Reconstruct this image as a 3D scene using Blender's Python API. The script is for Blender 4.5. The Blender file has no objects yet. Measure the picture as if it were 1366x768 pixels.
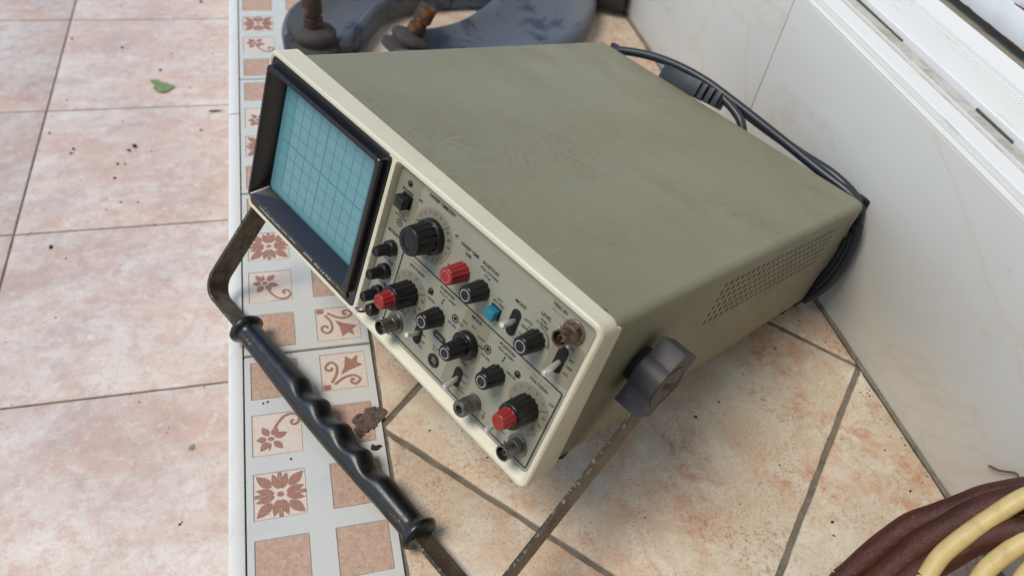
import bpy, bmesh, math, random
from mathutils import Vector, Matrix, noise as mnoise
R_ = math.radians
random.seed(7)
scene = bpy.context.scene
col = scene.collection

# ------------------------------------------------------------------ camera
CAM_H = 0.505
F_PX, PW, PH = 1028.2, 1366.0, 768.0
ROW = (Vector((0.9646, -0.2367, 0.1162)), Vector((-0.0959, -0.7255, -0.6815)), Vector((0.2456, 0.6462, -0.7226)))
cam_d = bpy.data.cameras.new('camera'); cam = bpy.data.objects.new('camera', cam_d); col.objects.link(cam)
fw = ROW[2].normalized(); rt = (ROW[0] - fw * ROW[0].dot(fw)).normalized(); upv = rt.cross(fw)
cm = Matrix.Identity(4)
for i in range(3):
    cm[i][0] = rt[i]; cm[i][1] = upv[i]; cm[i][2] = -fw[i]
cm[2][3] = CAM_H
cam.matrix_world = cm
cam_d.sensor_width = 36.0; cam_d.lens = F_PX / PW * 36.0
cam_d.clip_start = 0.01; cam_d.clip_end = 200
cam_d.dof.use_dof = True; cam_d.dof.focus_distance = 0.52; cam_d.dof.aperture_fstop = 8.0
scene.camera = cam

# ------------------------------------------------------------------ sky, sun, exposure
SUN_DIR = Vector((-0.58, -0.06, 1.0)).normalized()          # towards the sun
world = bpy.data.worlds.new('World'); scene.world = world; world.use_nodes = True
wn = world.node_tree.nodes; wl = world.node_tree.links
bg = wn['Background']
sky = wn.new('ShaderNodeTexSky'); sky.sky_type = 'NISHITA'; sky.sun_disc = False
sky.sun_elevation = math.asin(SUN_DIR.z); sky.sun_rotation = math.atan2(SUN_DIR.x, SUN_DIR.y)
sky.air_density = 1.2; sky.dust_density = 0.3; sky.ozone_density = 2.0
wl.new(sky.outputs[0], bg.inputs[0]); bg.inputs[1].default_value = 0.12
sun_d = bpy.data.lights.new('sun', 'SUN'); sun = bpy.data.objects.new('sun', sun_d); col.objects.link(sun)
sun_d.energy = 1.75; sun_d.angle = R_(25); sun_d.color = (1.0, 0.91, 0.75)
sun.rotation_euler = SUN_DIR.to_track_quat('Z', 'Y').to_euler()
sun.location = (-1, 1, 3)
vs = scene.view_settings
vs.view_transform = 'Standard'; vs.look = 'None'; vs.gamma = 1.0; vs.use_curve_mapping = False
vs.exposure = 0.40

# ------------------------------------------------------------------ pixel helpers (directions only)
def ray(u, v):
    a, b = (u - PW / 2) / F_PX, (v - PH / 2) / F_PX
    return rt * a - upv * b + fw
def px(u, v, z=0.0):
    d = ray(u, v); t = (z - CAM_H) / d.z
    return Vector((d.x * t, d.y * t, z))
def pxx(u, v, x):
    d = ray(u, v); t = x / d.x
    return Vector((x, d.y * t, CAM_H + d.z * t))

# ------------------------------------------------------------------ materials
def lin(r, g, b):
    f = lambda c: (c / 255 / 12.92) if c / 255 <= 0.04045 else ((c / 255 + 0.055) / 1.055) ** 2.4
    return (f(r), f(g), f(b), 1.0)
class Mt:
    """small helper round one Principled node tree"""
    def __init__(s, name, base=(.5, .5, .5, 1), rough=.5, metal=0.0, spec=.5, coat=0.0):
        s.m = bpy.data.materials.new(name); s.m.use_nodes = True
        s.nt = s.m.node_tree; s.n = s.nt.nodes; s.l = s.nt.links
        s.b = s.n['Principled BSDF']
        s.b.inputs['Base Color'].default_value = base
        s.b.inputs['Roughness'].default_value = rough
        s.b.inputs['Metallic'].default_value = metal
        s.b.inputs['Specular IOR Level'].default_value = spec
        s.b.inputs['Coat Weight'].default_value = coat
        s.c = None; s.base = base
        s.tc = s.n.new('ShaderNodeTexCoord'); s.co = s.tc.outputs['Object']
    def world(s):
        g = s.n.new('ShaderNodeNewGeometry'); s.co = g.outputs['Position']; return s
    def stretch(s, sx, sy, sz, rz=0):
        mp = s.n.new('ShaderNodeMapping'); mp.inputs['Scale'].default_value = (sx, sy, sz); mp.inputs['Rotation'].default_value = (0, 0, rz)
        s.l.new(s.co, mp.inputs[0]); o = s.co; s.co = mp.outputs[0]; s._o = o; return s
    def unstretch(s): s.co = s._o; return s
    def noise(s, scale, detail=4, rough=.55, lo=.4, hi=.6, dist=0.0, seed=0.0):
        t = s.n.new('ShaderNodeTexNoise'); t.noise_dimensions = '4D'
        t.inputs['W'].default_value = seed; t.inputs['Scale'].default_value = scale; t.inputs['Detail'].default_value = detail
        t.inputs['Roughness'].default_value = rough; t.inputs['Distortion'].default_value = dist
        s.l.new(s.co, t.inputs['Vector'])
        r = s.n.new('ShaderNodeMapRange'); r.inputs[1].default_value = lo; r.inputs[2].default_value = hi
        s.l.new(t.outputs['Fac'], r.inputs[0]); return r.outputs[0]
    def vein(s, scale, detail, width, dist=0.0, seed=0.0, rough=.5):
        f = s.noise(scale, detail, rough, 0, 1, dist, seed)
        a = s.n.new('ShaderNodeMath'); a.operation = 'SUBTRACT'; a.inputs[1].default_value = .5; s.l.new(f, a.inputs[0])
        b = s.n.new('ShaderNodeMath'); b.operation = 'ABSOLUTE'; s.l.new(a.outputs[0], b.inputs[0])
        r = s.n.new('ShaderNodeMapRange'); r.inputs[1].default_value = width; r.inputs[2].default_value = 0.0; s.l.new(b.outputs[0], r.inputs[0]); return r.outputs[0]
    def mul(s, a, b):
        m = s.n.new('ShaderNodeMath'); m.operation = 'MULTIPLY'; s.l.new(a, m.inputs[0])
        if isinstance(b, (int, float)): m.inputs[1].default_value = b
        else: s.l.new(b, m.inputs[1])
        return m.outputs[0]
    def mix(s, fac, color, amount=1.0):
        f = s.mul(fac, amount) if amount != 1.0 else fac
        m = s.n.new('ShaderNodeMix'); m.data_type = 'RGBA'
        s.l.new(f, m.inputs[0])
        if s.c is None: m.inputs[6].default_value = s.base
        else: s.l.new(s.c, m.inputs[6])
        m.inputs[7].default_value = color
        s.c = m.outputs[2]; s.l.new(s.c, s.b.inputs['Base Color']); return s
    def roughmix(s, fac, r0, r1):
        r = s.n.new('ShaderNodeMapRange'); r.inputs[3].default_value = r0; r.inputs[4].default_value = r1
        s.l.new(fac, r.inputs[0]); s.l.new(r.outputs[0], s.b.inputs['Roughness']); return s
    def bump(s, fac, strength=.2, dist=.001):
        b = s.n.new('ShaderNodeBump'); b.inputs['Strength'].default_value = strength; b.inputs['Distance'].default_value = dist
        s.l.new(fac, b.inputs['Height'])
        if s.b.inputs['Normal'].is_linked: s.l.new(s.b.inputs['Normal'].links[0].from_socket, b.inputs['Normal'])
        s.l.new(b.outputs[0], s.b.inputs['Normal']); return s

def simple(name, c, rough=.5, metal=0., spec=.5, wear=None, amt=.3, scale=60, lo=.5, hi=.7, bump=0., coat=0.):
    t = Mt(name, c, rough, metal, spec, coat)
    if wear:
        f = t.noise(scale, 5, .6, lo, hi); t.mix(f, wear, amt)
        t.roughmix(f, rough, min(1, rough + .15))
    if bump:
        t.bump(t.noise(900, 2, .5, .3, .7), bump, .0004)
    return t.m

M = {}
# upper floor tile: cream with rusty mottling
t = Mt('floor_tile', lin(214, 204, 182), .42).world()
t.mix(t.noise(8, 6, .62, .40, .62, .6, 1), lin(208, 176, 146), .8)
t.mix(t.noise(20, 8, .7, .46, .64, .8, 8), lin(228, 222, 206), .8)
t.mix(t.mul(t.noise(60, 9, .75, .46, .60, .5, 2), t.noise(11, 5, .6, .46, .60, .6, 3)), lin(196, 146, 112), .75)
t.mix(t.mul(t.noise(200, 8, .8, .50, .60, .3, 10), t.noise(16, 5, .6, .46, .60, .6, 5)), lin(176, 120, 90), .8)
t.mix(t.mul(t.noise(480, 6, .85, .52, .60, 0, 4), t.noise(22, 5, .6, .40, .60, .4, 17)), lin(152, 98, 72), .7)
t.mix(t.mul(t.noise(400, 6, .85, .54, .62, 0, 6), t.noise(16, 5, .6, .46, .62, .3, 7)), lin(128, 112, 112), .75)
t.mix(t.noise(600, 2, .6, .70, .725, 0, 9), lin(70, 52, 44), .85)
hb = t.noise(420, 4, .7, .35, .65, 0, 2)
t.bump(hb, .22, .0006); t.roughmix(hb, .30, .55)
M['tile'] = t.m
# lower floor tile: pink-white marbled
t = Mt('lower_tile', lin(214, 200, 190), .40).world()
t.stretch(1.0, 1.7, 1, R_(35))
t.mix(t.noise(6, 8, .64, .40, .64, .6, 11), lin(206, 170, 150), .85)
t.mix(t.noise(9, 10, .70, .46, .64, .9, 12), lin(228, 222, 214), .75)
t.mix(t.noise(11, 9, .72, .50, .68, .8, 13), lin(180, 160, 154), .8)
t.mix(t.vein(3.0, 8, .020, 1.0, 18, .6), lin(232, 226, 220), .22)
t.unstretch()
t.mix(t.noise(60, 8, .78, .48, .60, .3, 14), lin(198, 164, 150), .6)
t.mix(t.noise(75, 8, .78, .53, .64, .3, 19), lin(228, 222, 216), .6)
t.mix(t.noise(160, 5, .75, .62, .70, 0, 16), lin(146, 126, 118), .7)
t.bump(t.noise(200, 4, .65, .3, .7, 0, 15), .22, .0008)
t.mix(t.noise(420, 4, .8, .56, .66, 0, 20), lin(168, 146, 136), .5)
M['lower'] = t.m
t = Mt('grout', lin(126, 118, 106), .95).world()
t.mix(t.noise(60, 5, .6, .45, .62, 0, 21), lin(96, 90, 80), .8)
t.mix(t.noise(300, 3, .6, .55, .7, 0, 22), lin(150, 142, 128), .5); t.bump(t.noise(800, 3, .6, .3, .7), .5, .001)
M['grout'] = t.m
# decorative tile
t = Mt('glazed_white', lin(214, 214, 208), .28).world()
t.mix(t.noise(40, 4, .6, .5, .7, 0, 31), lin(200, 200, 196), .5)
t.mix(t.noise(900, 2, .6, .72, .76, 0, 32), lin(70, 66, 60), .7)
t.bump(t.noise(350, 2, .5, .3, .7, 0, 33), .08, .0005)
M['glaze'] = t.m
t = Mt('inset_brown', lin(202, 172, 150), .55).world()
t.mix(t.noise(240, 5, .7, .42, .62, 0, 41), lin(182, 142, 118), .8)
t.mix(t.noise(420, 4, .7, .56, .68, 0, 42), lin(222, 204, 184), .6)
t.mix(t.noise(50, 3, .6, .6, .7, 0, 43), lin(150, 112, 92), .5); t.bump(t.noise(500, 3, .6, .3, .7), .3, .0005)
M['inset_brown'] = t.m
t = Mt('inset_cream', lin(226, 210, 196), .5).world()
t.mix(t.noise(420, 4, .7, .56, .66, 0, 44), lin(196, 164, 144), .8)
t.mix(t.noise(380, 2, .5, .70, .73, 0, 45), lin(64, 50, 44), .9)
M['inset_cream'] = t.m
t = Mt('motif_brown', lin(170, 124, 106), .55).world()
t.mix(t.noise(300, 4, .7, .5, .68, 0, 46), lin(148, 102, 86), .8); t.mix(t.noise(600, 3, .6, .60, .68, 0, 47), lin(206, 182, 166), .8)
M['motif'] = t.m
t = Mt('trim_white', lin(230, 228, 222), .35).world()
t.mix(t.noise(300, 4, .7, .64, .72, 0, 48), lin(150, 145, 134), .6); t.mix(t.noise(20, 4, .6, .55, .75, 0, 49), lin(204, 204, 200), .6)
M['trim'] = t.m
# marble wall tile
t = Mt('wall_tile', lin(214, 215, 211), .36, spec=.4).world()
t.stretch(1, 1.0, 1.6)
t.mix(t.noise(4, 4, .5, .36, .70, .5, 51), lin(207, 208, 206), .8)
t.unstretch()
t.stretch(1, 1.4, 3.4)
t.mix(t.vein(2.2, 5, .035, .9, 52), lin(204, 194, 176), .30)
t.mix(t.vein(2.2, 6, .008, .9, 52), lin(186, 172, 152), .22)
t.mix(t.noise(4.0, 3, .5, .36, .66, .4, 55), lin(214, 207, 196), .4)
t.unstretch()
t.mix(t.noise(900, 2, .6, .735, .755, 0, 53), lin(90, 86, 80), .7)
t.mix(t.noise(45, 6, .75, .64, .76, .5, 56), lin(176, 170, 160), .5)
M['wall'] = t.m
t = Mt('white_aluminium', lin(232, 232, 230), .32).world()
t.stretch(1, .12, 1); t.mix(t.noise(160, 5, .7, .60, .74, 0, 61), lin(150, 144, 128), .55); t.unstretch()
t.mix(t.noise(900, 3, .6, .68, .74, 0, 62), lin(90, 84, 74), .6)
M['alu'] = t.m
t = Mt('grimy_groove', lin(196, 194, 186), .6).world()
t.mix(t.noise(60, 5, .7, .45, .66, 0, 63), lin(140, 132, 116), .7); t.mix(t.noise(700, 3, .6, .62, .70, 0, 64), lin(60, 54, 46), .8)
M['groove'] = t.m
M['black_dirt'] = simple('black_dirt', lin(92, 86, 78), .95, wear=lin(90, 84, 76), amt=.6, scale=300)
t = Mt('door_paint', lin(226, 229, 232), .35).world()
t.stretch(1, .25, 1); t.mix(t.noise(60, 6, .7, .64, .70, .3, 65), lin(120, 74, 50), .9); t.unstretch()
t.mix(t.noise(30, 5, .6, .55, .75, 0, 66), lin(204, 206, 208), .6)
M['door'] = t.m
M['added_pane_dark'] = simple('added_pane_dark', lin(40, 42, 44), .08, spec=.5)
M['rust'] = simple('rust', lin(112, 66, 42), .9, wear=lin(60, 40, 32), amt=.8, scale=200, bump=.5)
M['grey_brown'] = simple('sill_concrete', lin(150, 142, 128), .9, wear=lin(110, 102, 92), amt=.7, scale=60)  # plain grey-brown for the sill bed and the added wall
# oscilloscope
t = Mt('olive_paint', lin(134, 130, 105), .46)
t.mix(t.noise(6, 4, .6, .42, .68, .4, 71), lin(143, 141, 120), .7)
t.stretch(.8, 1.5, 1, R_(12)); t.mix(t.noise(12, 5, .62, .50, .74, .5, 72), lin(112, 107, 84), .55); t.unstretch()
t.mix(t.mul(t.noise(200, 7, .8, .49, .62, 0, 68), t.noise(9, 5, .6, .46, .64, .5, 69)), lin(92, 87, 68), .5)
t.mix(t.noise(520, 2, .6, .70, .73, 0, 73), lin(186, 180, 154), .6)
t.mix(t.noise(240, 2, .6, .725, .75, 0, 74), lin(62, 56, 44), .8)
t.stretch(9, .5, 1, R_(38)); t.mix(t.noise(40, 2, .5, .735, .75, 0, 67), lin(178, 174, 150), .5); t.unstretch()
t.bump(t.noise(1500, 2, .5, .3, .7, 0, 75), .14, .0004); t.roughmix(t.noise(12, 4, .6, .4, .7, 0, 76), .42, .58)
M['olive'] = t.m
t = Mt('cream_plastic', lin(224, 218, 194), .42)
t.mix(t.noise(18, 4, .6, .45, .7, 0, 77), lin(208, 201, 176), .7)
t.mix(t.noise(140, 5, .75, .60, .72, 0, 78), lin(150, 138, 112), .55)
t.mix(t.noise(520, 2, .6, .72, .74, 0, 79), lin(96, 84, 66), .7); t.bump(t.noise(1300, 2, .5, .3, .7), .06, .0003)
M['cream'] = t.m
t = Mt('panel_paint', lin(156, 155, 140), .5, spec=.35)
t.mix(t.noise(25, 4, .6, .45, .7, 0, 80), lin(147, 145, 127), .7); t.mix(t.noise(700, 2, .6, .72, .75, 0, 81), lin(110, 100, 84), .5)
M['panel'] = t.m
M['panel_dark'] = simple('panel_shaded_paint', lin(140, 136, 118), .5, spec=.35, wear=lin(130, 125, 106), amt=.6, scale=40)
M['dial'] = simple('dial_grey', lin(136, 132, 116), .5, spec=.35, wear=lin(126, 122, 104), amt=.6, scale=60)
M['ink'] = simple('ink_black', lin(26, 26, 27), .6)
M['ink_red'] = simple('ink_red', lin(178, 84, 78), .6)
M['ink_pink'] = simple('ink_pink', lin(190, 130, 122), .6)
M['ink_white'] = simple('ink_white', lin(206, 204, 196), .6)
M['ink_dim'] = simple('ink_dim_red', lin(92, 56, 54), .6)
M['ink_gold'] = simple('ink_gold', lin(190, 150, 70), .6)
M['black'] = simple('black_plastic', lin(19, 20, 25), .30, wear=lin(40, 40, 42), amt=.5, scale=220, lo=.6, hi=.75, bump=.05)
M['black_worn'] = simple('black_hood', lin(14, 14, 18), .26, spec=.8, wear=lin(120, 96, 80), amt=.7, scale=120, lo=.68, hi=.74)
M['hood_face'] = simple('hood_strip', lin(38, 36, 36), .5, wear=lin(60, 54, 50), amt=.5, scale=200)
M['red'] = simple('red_plastic', lin(154, 42, 40), .42, wear=lin(196, 100, 84), amt=.5, scale=300, lo=.6, hi=.72)
M['blue_btn'] = simple('blue_plastic', lin(20, 122, 146), .35)
M['hole'] = simple('dark_hole', lin(22, 20, 19), .8)
M['lever'] = simple('lever_metal', lin(222, 221, 216), .28, .55, wear=lin(176, 160, 146), amt=.4, scale=300)
M['chrome'] = simple('chrome', lin(214, 212, 208), .22, 1.0, wear=lin(150, 130, 112), amt=.5, scale=300)
t = Mt('dull_nickel', lin(128, 127, 122), .42, .85)
t.mix(t.noise(200, 4, .6, .48, .66, 0, 82), lin(86, 80, 72), .8); t.mix(t.noise(420, 4, .6, .62, .72, 0, 83), lin(120, 74, 50), .6)
M['nickel'] = t.m
t = Mt('rusty_nickel', lin(132, 122, 112), .5, .7)
t.mix(t.noise(260, 4, .65, .44, .58, 0, 84), lin(92, 54, 38), .95); t.mix(t.noise(700, 3, .65, .6, .68, 0, 85), lin(190, 176, 160), .6)
M['rusty'] = t.m
t = Mt('screen_glass', lin(102, 156, 166), .14, spec=.5, coat=.3)
t.mix(t.noise(20, 3, .5, .4, .7, 0, 86), lin(112, 162, 174), .6)
M['screen'] = t.m
M['grat'] = simple('graticule_ink', lin(62, 108, 120), .5)
M['screen_edge'] = simple('screen_edge', lin(30, 58, 64), .25)
t = Mt('grimy_strap', lin(104, 94, 80), .42, .55)
t.mix(t.noise(70, 5, .7, .45, .62, 0, 87), lin(66, 54, 42), .9); t.mix(t.noise(420, 4, .7, .60, .68, 0, 88), lin(176, 168, 150), .6)
M['strap'] = t.m
M['strap_edge'] = simple('strap_edge', lin(74, 66, 56), .45, .5, wear=lin(160, 154, 138), amt=.8, scale=420, lo=.54, hi=.64)
M['grip'] = simple('grip_vinyl', lin(12, 13, 17), .33, spec=.7, wear=lin(34, 34, 36), amt=.7, scale=160, bump=.06)
t = Mt('knob_grey', lin(54, 54, 62), .48, spec=.45)
t.mix(t.noise(130, 5, .7, .52, .68, 0, 89), lin(86, 80, 78), .5)
M['knob_grey'] = t.m
M['knob_face'] = simple('knob_face', lin(92, 82, 76), .55, wear=lin(70, 62, 58), amt=.6, scale=150)
M['rubber'] = simple('rubber', lin(40, 37, 35), .8)
M['cord'] = simple('cord_pvc', lin(36, 42, 50), .34, wear=lin(70, 70, 70), amt=.4, scale=150, lo=.58, hi=.72)
M['plug'] = simple('plug_pvc', lin(46, 51, 56), .45, wear=lin(66, 66, 66), amt=.5, scale=90)
M['crack'] = simple('crack_brown', lin(120, 84, 64), .9)
# car parts
t = Mt('blue_grey_steel', lin(134, 143, 156), .42, .2)
t.mix(t.noise(12, 7, .68, .54, .60, .8, 91), lin(54, 68, 96), .75); t.mix(t.noise(10, 5, .6, .50, .66, .4, 92), lin(158, 148, 138), .7)
t.mix(t.noise(90, 4, .6, .66, .74, 0, 93), lin(70, 62, 58), .6)
M['arm'] = t.m
M['boot'] = simple('boot_rubber', lin(62, 58, 56), .75, wear=lin(92, 86, 82), amt=.5, scale=60)
t = Mt('rusty_stud', lin(66, 52, 44), .7, .3)
t.mix(t.noise(70, 4, .6, .54, .62, 0, 94), lin(150, 90, 46), .6)
M['stud'] = t.m
# hoses, leaves, debris
t = Mt('brown_hose', lin(78, 42, 32), .34, spec=.4)
t.mix(t.noise(30, 5, .6, .46, .64, 0, 95), lin(64, 34, 26), .8); t.mix(t.noise(200, 4, .6, .66, .74, 0, 96), lin(160, 128, 110), .5)
t.bump(t.noise(240, 5, .7, .3, .7, 0, 98), .5, .0012); t.roughmix(t.noise(90, 5, .7, .4, .65, 0, 99), .3, .6)
M['brown_hose'] = t.m
M['cream_cable'] = simple('cream_cable', lin(214, 190, 130), .45, wear=lin(170, 140, 90), amt=.5, scale=90)
M['leaf'] = simple('leaf_green', lin(166, 190, 142), .6, wear=lin(148, 174, 120), amt=.6, scale=120)
M['dry'] = simple('dry_leaf', lin(112, 92, 62), .8)
M['crumb'] = simple('crumb', lin(58, 48, 40), .95)
t = Mt('dried_mud', lin(128, 110, 100), .95)
t.mix(t.noise(260, 4, .7, .45, .62, 0, 97), lin(92, 76, 68), .9); t.bump(t.noise(420, 4, .7, .3, .7), .8, .002)
M['mud'] = t.m

# ------------------------------------------------------------------ mesh helpers
def tag(ob, label=None, cat=None, group=None, kind=None):
    if label: ob['label'] = label
    if cat: ob['category'] = cat
    if group: ob['group'] = group
    if kind: ob['kind'] = kind
    return ob
def empty(name, loc=(0, 0, 0)):
    o = bpy.data.objects.new(name, None); o.empty_display_size = .02; col.objects.link(o); o.location = loc; return o
def link(name, me, mat=None, parent=None, smooth=35):
    if mat is not None:
        for m in (mat if isinstance(mat, (list, tuple)) else [mat]): me.materials.append(M[m])
    if smooth:
        for p in me.polygons: p.use_smooth = True
        me.set_sharp_from_angle(angle=R_(smooth))
    o = bpy.data.objects.new(name, me); col.objects.link(o)
    if parent: o.parent = parent
    return o
def mesh_from(bm, name):
    bmesh.ops.recalc_face_normals(bm, faces=bm.faces[:])
    me = bpy.data.meshes.new(name); bm.to_mesh(me); bm.free(); return me
def ob(name, bm, mat=None, parent=None, smooth=35, local=None):
    o = link(name, mesh_from(bm, name), mat, parent, smooth)
    if local is not None: o.matrix_local = local
    return o
def B(): return bmesh.new()
def box(bm, x0, x1, y0, y1, z0, z1, bev=0.0, seg=1, mi=0):
    vs_ = [bm.verts.new((x, y, z)) for x in (x0, x1) for y in (y0, y1) for z in (z0, z1)]
    fs = [bm.faces.new([vs_[i] for i in q]) for q in ((0, 1, 3, 2), (4, 6, 7, 5), (0, 4, 5, 1), (2, 3, 7, 6), (0, 2, 6, 4), (1, 5, 7, 3))]
    for f in fs: f.material_index = mi
    if bev:
        es = list({e for f in fs for e in f.edges})
        bmesh.ops.bevel(bm, geom=es, offset=bev, segments=seg, affect='EDGES', profile=.5)
    return bm
def lathe(bm, prof, seg=32, mod=None, mi=0, cap0=True, cap1=True, T=None):
    rings = []
    for k, (r, z) in enumerate(prof):
        ring = []
        for i in range(seg):
            a = 2 * math.pi * i / seg
            rr = r * (mod(k, i, a) if mod else 1.0)
            v = Vector((rr * math.cos(a), rr * math.sin(a), z))
            if T is not None: v = T @ v
            ring.append(bm.verts.new(v))
        rings.append(ring)
    for a, b in zip(rings, rings[1:]):
        for i in range(seg):
            f = bm.faces.new((a[i], a[(i + 1) % seg], b[(i + 1) % seg], b[i])); f.material_index = mi
    if cap0: f = bm.faces.new(rings[0][::-1]); f.material_index = mi
    if cap1: f = bm.faces.new(rings[-1]); f.material_index = mi
    return bm
def tube(bm, pts, r, seg=10, caps=True, mi=0):
    """round tube along a polyline (parallel transport)"""
    pts = [Vector(p) for p in pts]; n = len(pts)
    tan = [(pts[min(i + 1, n - 1)] - pts[max(i - 1, 0)]).normalized() for i in range(n)]
    a = Vector((0, 0, 1)) if abs(tan[0].z) < .9 else Vector((1, 0, 0))
    u = tan[0].cross(a).normalized(); rings = []
    for i in range(n):
        u = (u - tan[i] * u.dot(tan[i])).normalized(); w = tan[i].cross(u)
        rr = r[i] if isinstance(r, (list, tuple)) else r
        rings.append([bm.verts.new(pts[i] + (u * math.cos(2 * math.pi * k / seg) + w * math.sin(2 * math.pi * k / seg)) * rr) for k in range(seg)])
    for a_, b_ in zip(rings, rings[1:]):
        for i in range(seg):
            f = bm.faces.new((a_[i], a_[(i + 1) % seg], b_[(i + 1) % seg], b_[i])); f.material_index = mi
    if caps:
        bm.faces.new(rings[0][::-1]).material_index = mi; bm.faces.new(rings[-1]).material_index = mi
    return bm
def spline(ctrl, n=12):
    """Catmull-Rom through control points"""
    c = [Vector(p) for p in ctrl]; c = [c[0] * 2 - c[1]] + c + [c[-1] * 2 - c[-2]]
    out = []
    for i in range(1, len(c) - 2):
        for k in range(n):
            t_ = k / n; p0, p1, p2, p3 = c[i - 1:i + 3]
            out.append(.5 * ((2 * p1) + (p2 - p0) * t_ + (2 * p0 - 5 * p1 + 4 * p2 - p3) * t_ ** 2 + (3 * p1 - p0 - 3 * p2 + p3) * t_ ** 3))
    out.append(c[-2]); return out
def prism(bm, poly, z0, z1, bev=0.0, seg=2, mi=0):
    """extrude a polygon (xy) from z0 to z1, optionally bevel its top rim"""
    lo = [bm.verts.new((x, y, z0)) for x, y in poly]; hi = [bm.verts.new((x, y, z1)) for x, y in poly]
    n = len(poly); fs = []
    for i in range(n): fs.append(bm.faces.new((lo[i], lo[(i + 1) % n], hi[(i + 1) % n], hi[i])))
    top = bm.faces.new(hi); bot = bm.faces.new(lo[::-1])
    for f in fs + [top, bot]: f.material_index = mi
    if bev: bmesh.ops.bevel(bm, geom=list(top.edges), offset=bev, segments=seg, affect='EDGES', profile=.5)
    return bm
def rrect(x0, x1, z0, z1, r, seg=5):
    pts = []
    for cx, cz, a0 in ((x1 - r, z1 - r, 0), (x0 + r, z1 - r, 90), (x0 + r, z0 + r, 180), (x1 - r, z0 + r, 270)):
        for k in range(seg + 1):
            a = R_(a0 + 90 * k / seg); pts.append((cx + r * math.cos(a), cz + r * math.sin(a)))
    return pts
def bridge(bm, a, b, mi=0):
    n = len(a)
    return [setf(bm.faces.new((a[i], a[(i + 1) % n], b[(i + 1) % n], b[i])), mi) for i in range(n)]
def setf(f, mi): f.material_index = mi; return f
def clip(poly, nx, ny, d):
    """keep the part of a convex polygon with nx*x+ny*y <= d"""
    out = []
    for i in range(len(poly)):
        a, b = poly[i], poly[(i + 1) % len(poly)]
        da, db = nx * a[0] + ny * a[1] - d, nx * b[0] + ny * b[1] - d
        if da <= 0: out.append(a)
        if da * db < 0:
            s = da / (da - db); out.append((a[0] + (b[0] - a[0]) * s, a[1] + (b[1] - a[1]) * s))
    return out
def area(poly): return abs(sum(poly[i][0] * poly[(i + 1) % len(poly)][1] - poly[(i + 1) % len(poly)][0] * poly[i][1] for i in range(len(poly)))) / 2
def ragged(poly, step, amp, seed):
    """subdivide the outline and let it wander a little"""
    out = []
    n = len(poly)
    for i in range(n):
        a, b = Vector((*poly[i], 0)), Vector((*poly[(i + 1) % n], 0)); L = (b - a).length
        k = max(1, int(L / step)); nv = Vector((-(b - a).y, (b - a).x, 0)).normalized()
        for j in range(k):
            p_ = a.lerp(b, j / k)
            w = 0 if j == 0 else amp * (mnoise.noise(p_ * 45 + Vector((seed, 0, 0))) + .6 * mnoise.noise(p_ * 160 + Vector((0, seed, 3))))
            p_ = p_ + nv * w; out.append((p_.x, p_.y))
    return out
def tile_slab(poly, top, thick, bev):
    bm = B(); n = len(poly)
    cx = sum(p_[0] for p_ in poly) / n; cy = sum(p_[1] for p_ in poly) / n
    def ring(inset, z):
        r = []
        for i in range(n):
            a, b, c = Vector(poly[i - 1]), Vector(poly[i]), Vector(poly[(i + 1) % n])
            e1, e2 = (b - a).normalized(), (c - b).normalized()
            nn = Vector((-(e1.y + e2.y), e1.x + e2.x)); nn = nn.normalized() if nn.length > 1e-6 else Vector((0, 0))
            q = b + nn * inset * SGN[0]; r.append(bm.verts.new((q.x, q.y, z)))
        return r
    sa = sum(poly[i][0] * poly[(i + 1) % n][1] - poly[(i + 1) % n][0] * poly[i][1] for i in range(n)); SGN[0] = 1 if sa > 0 else -1
    a = ring(0, top - thick); b = ring(0, top - bev); c = ring(bev * .35, top - bev * .3); d = ring(bev, top)
    bridge(bm, a, b); bridge(bm, b, c); bridge(bm, c, d); bm.faces.new(d)
    return bm
SGN = [1]

# ------------------------------------------------------------------ upper floor (porch), laid diagonally
XW = 0.4595                      # face of the low wall
XS = 0.0395                      # inner edge of the decorative strip
ZL = -0.17                       # lower floor level
bm = B(); box(bm, -0.0605, XW + .02, -.6, 1.9, ZL - .02, -.0022)
floor = tag(ob('floor', bm, 'grout', smooth=0), kind='structure')
al = R_(44.15); ca, sa_ = math.cos(al), math.sin(al); PIT = .2975; GR = .0046
C0 = Vector((.4580, .3180))
ti = 0
for ia in range(-5, 6):
    for ib in range(-5, 6):
        q = []
        for da, db in ((0, 0), (1, 0), (1, 1), (0, 1)):
            a = (ia + da) * PIT + (GR / 2 if da == 0 else -GR / 2); b = (ib + db) * PIT + (GR / 2 if db == 0 else -GR / 2)
            q.append((C0.x + a * ca - b * sa_, C0.y + a * sa_ + b * ca))
        q = clip(q, -1, 0, -(XS + .002)); q = clip(q, 1, 0, XW - .0025) if len(q) > 2 else q
        q = clip(q, 0, 1, 1.7) if len(q) > 2 else q; q = clip(q, 0, -1, .25) if len(q) > 2 else q
        if len(q) < 3 or area(q) < 4e-4: continue
        ti += 1
        ob('floor_tile', tile_slab(ragged(q, .006, .0007, ti * 3.1), random.uniform(-.0004, 0), .008, .0012), 'tile', floor, smooth=60)

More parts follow.
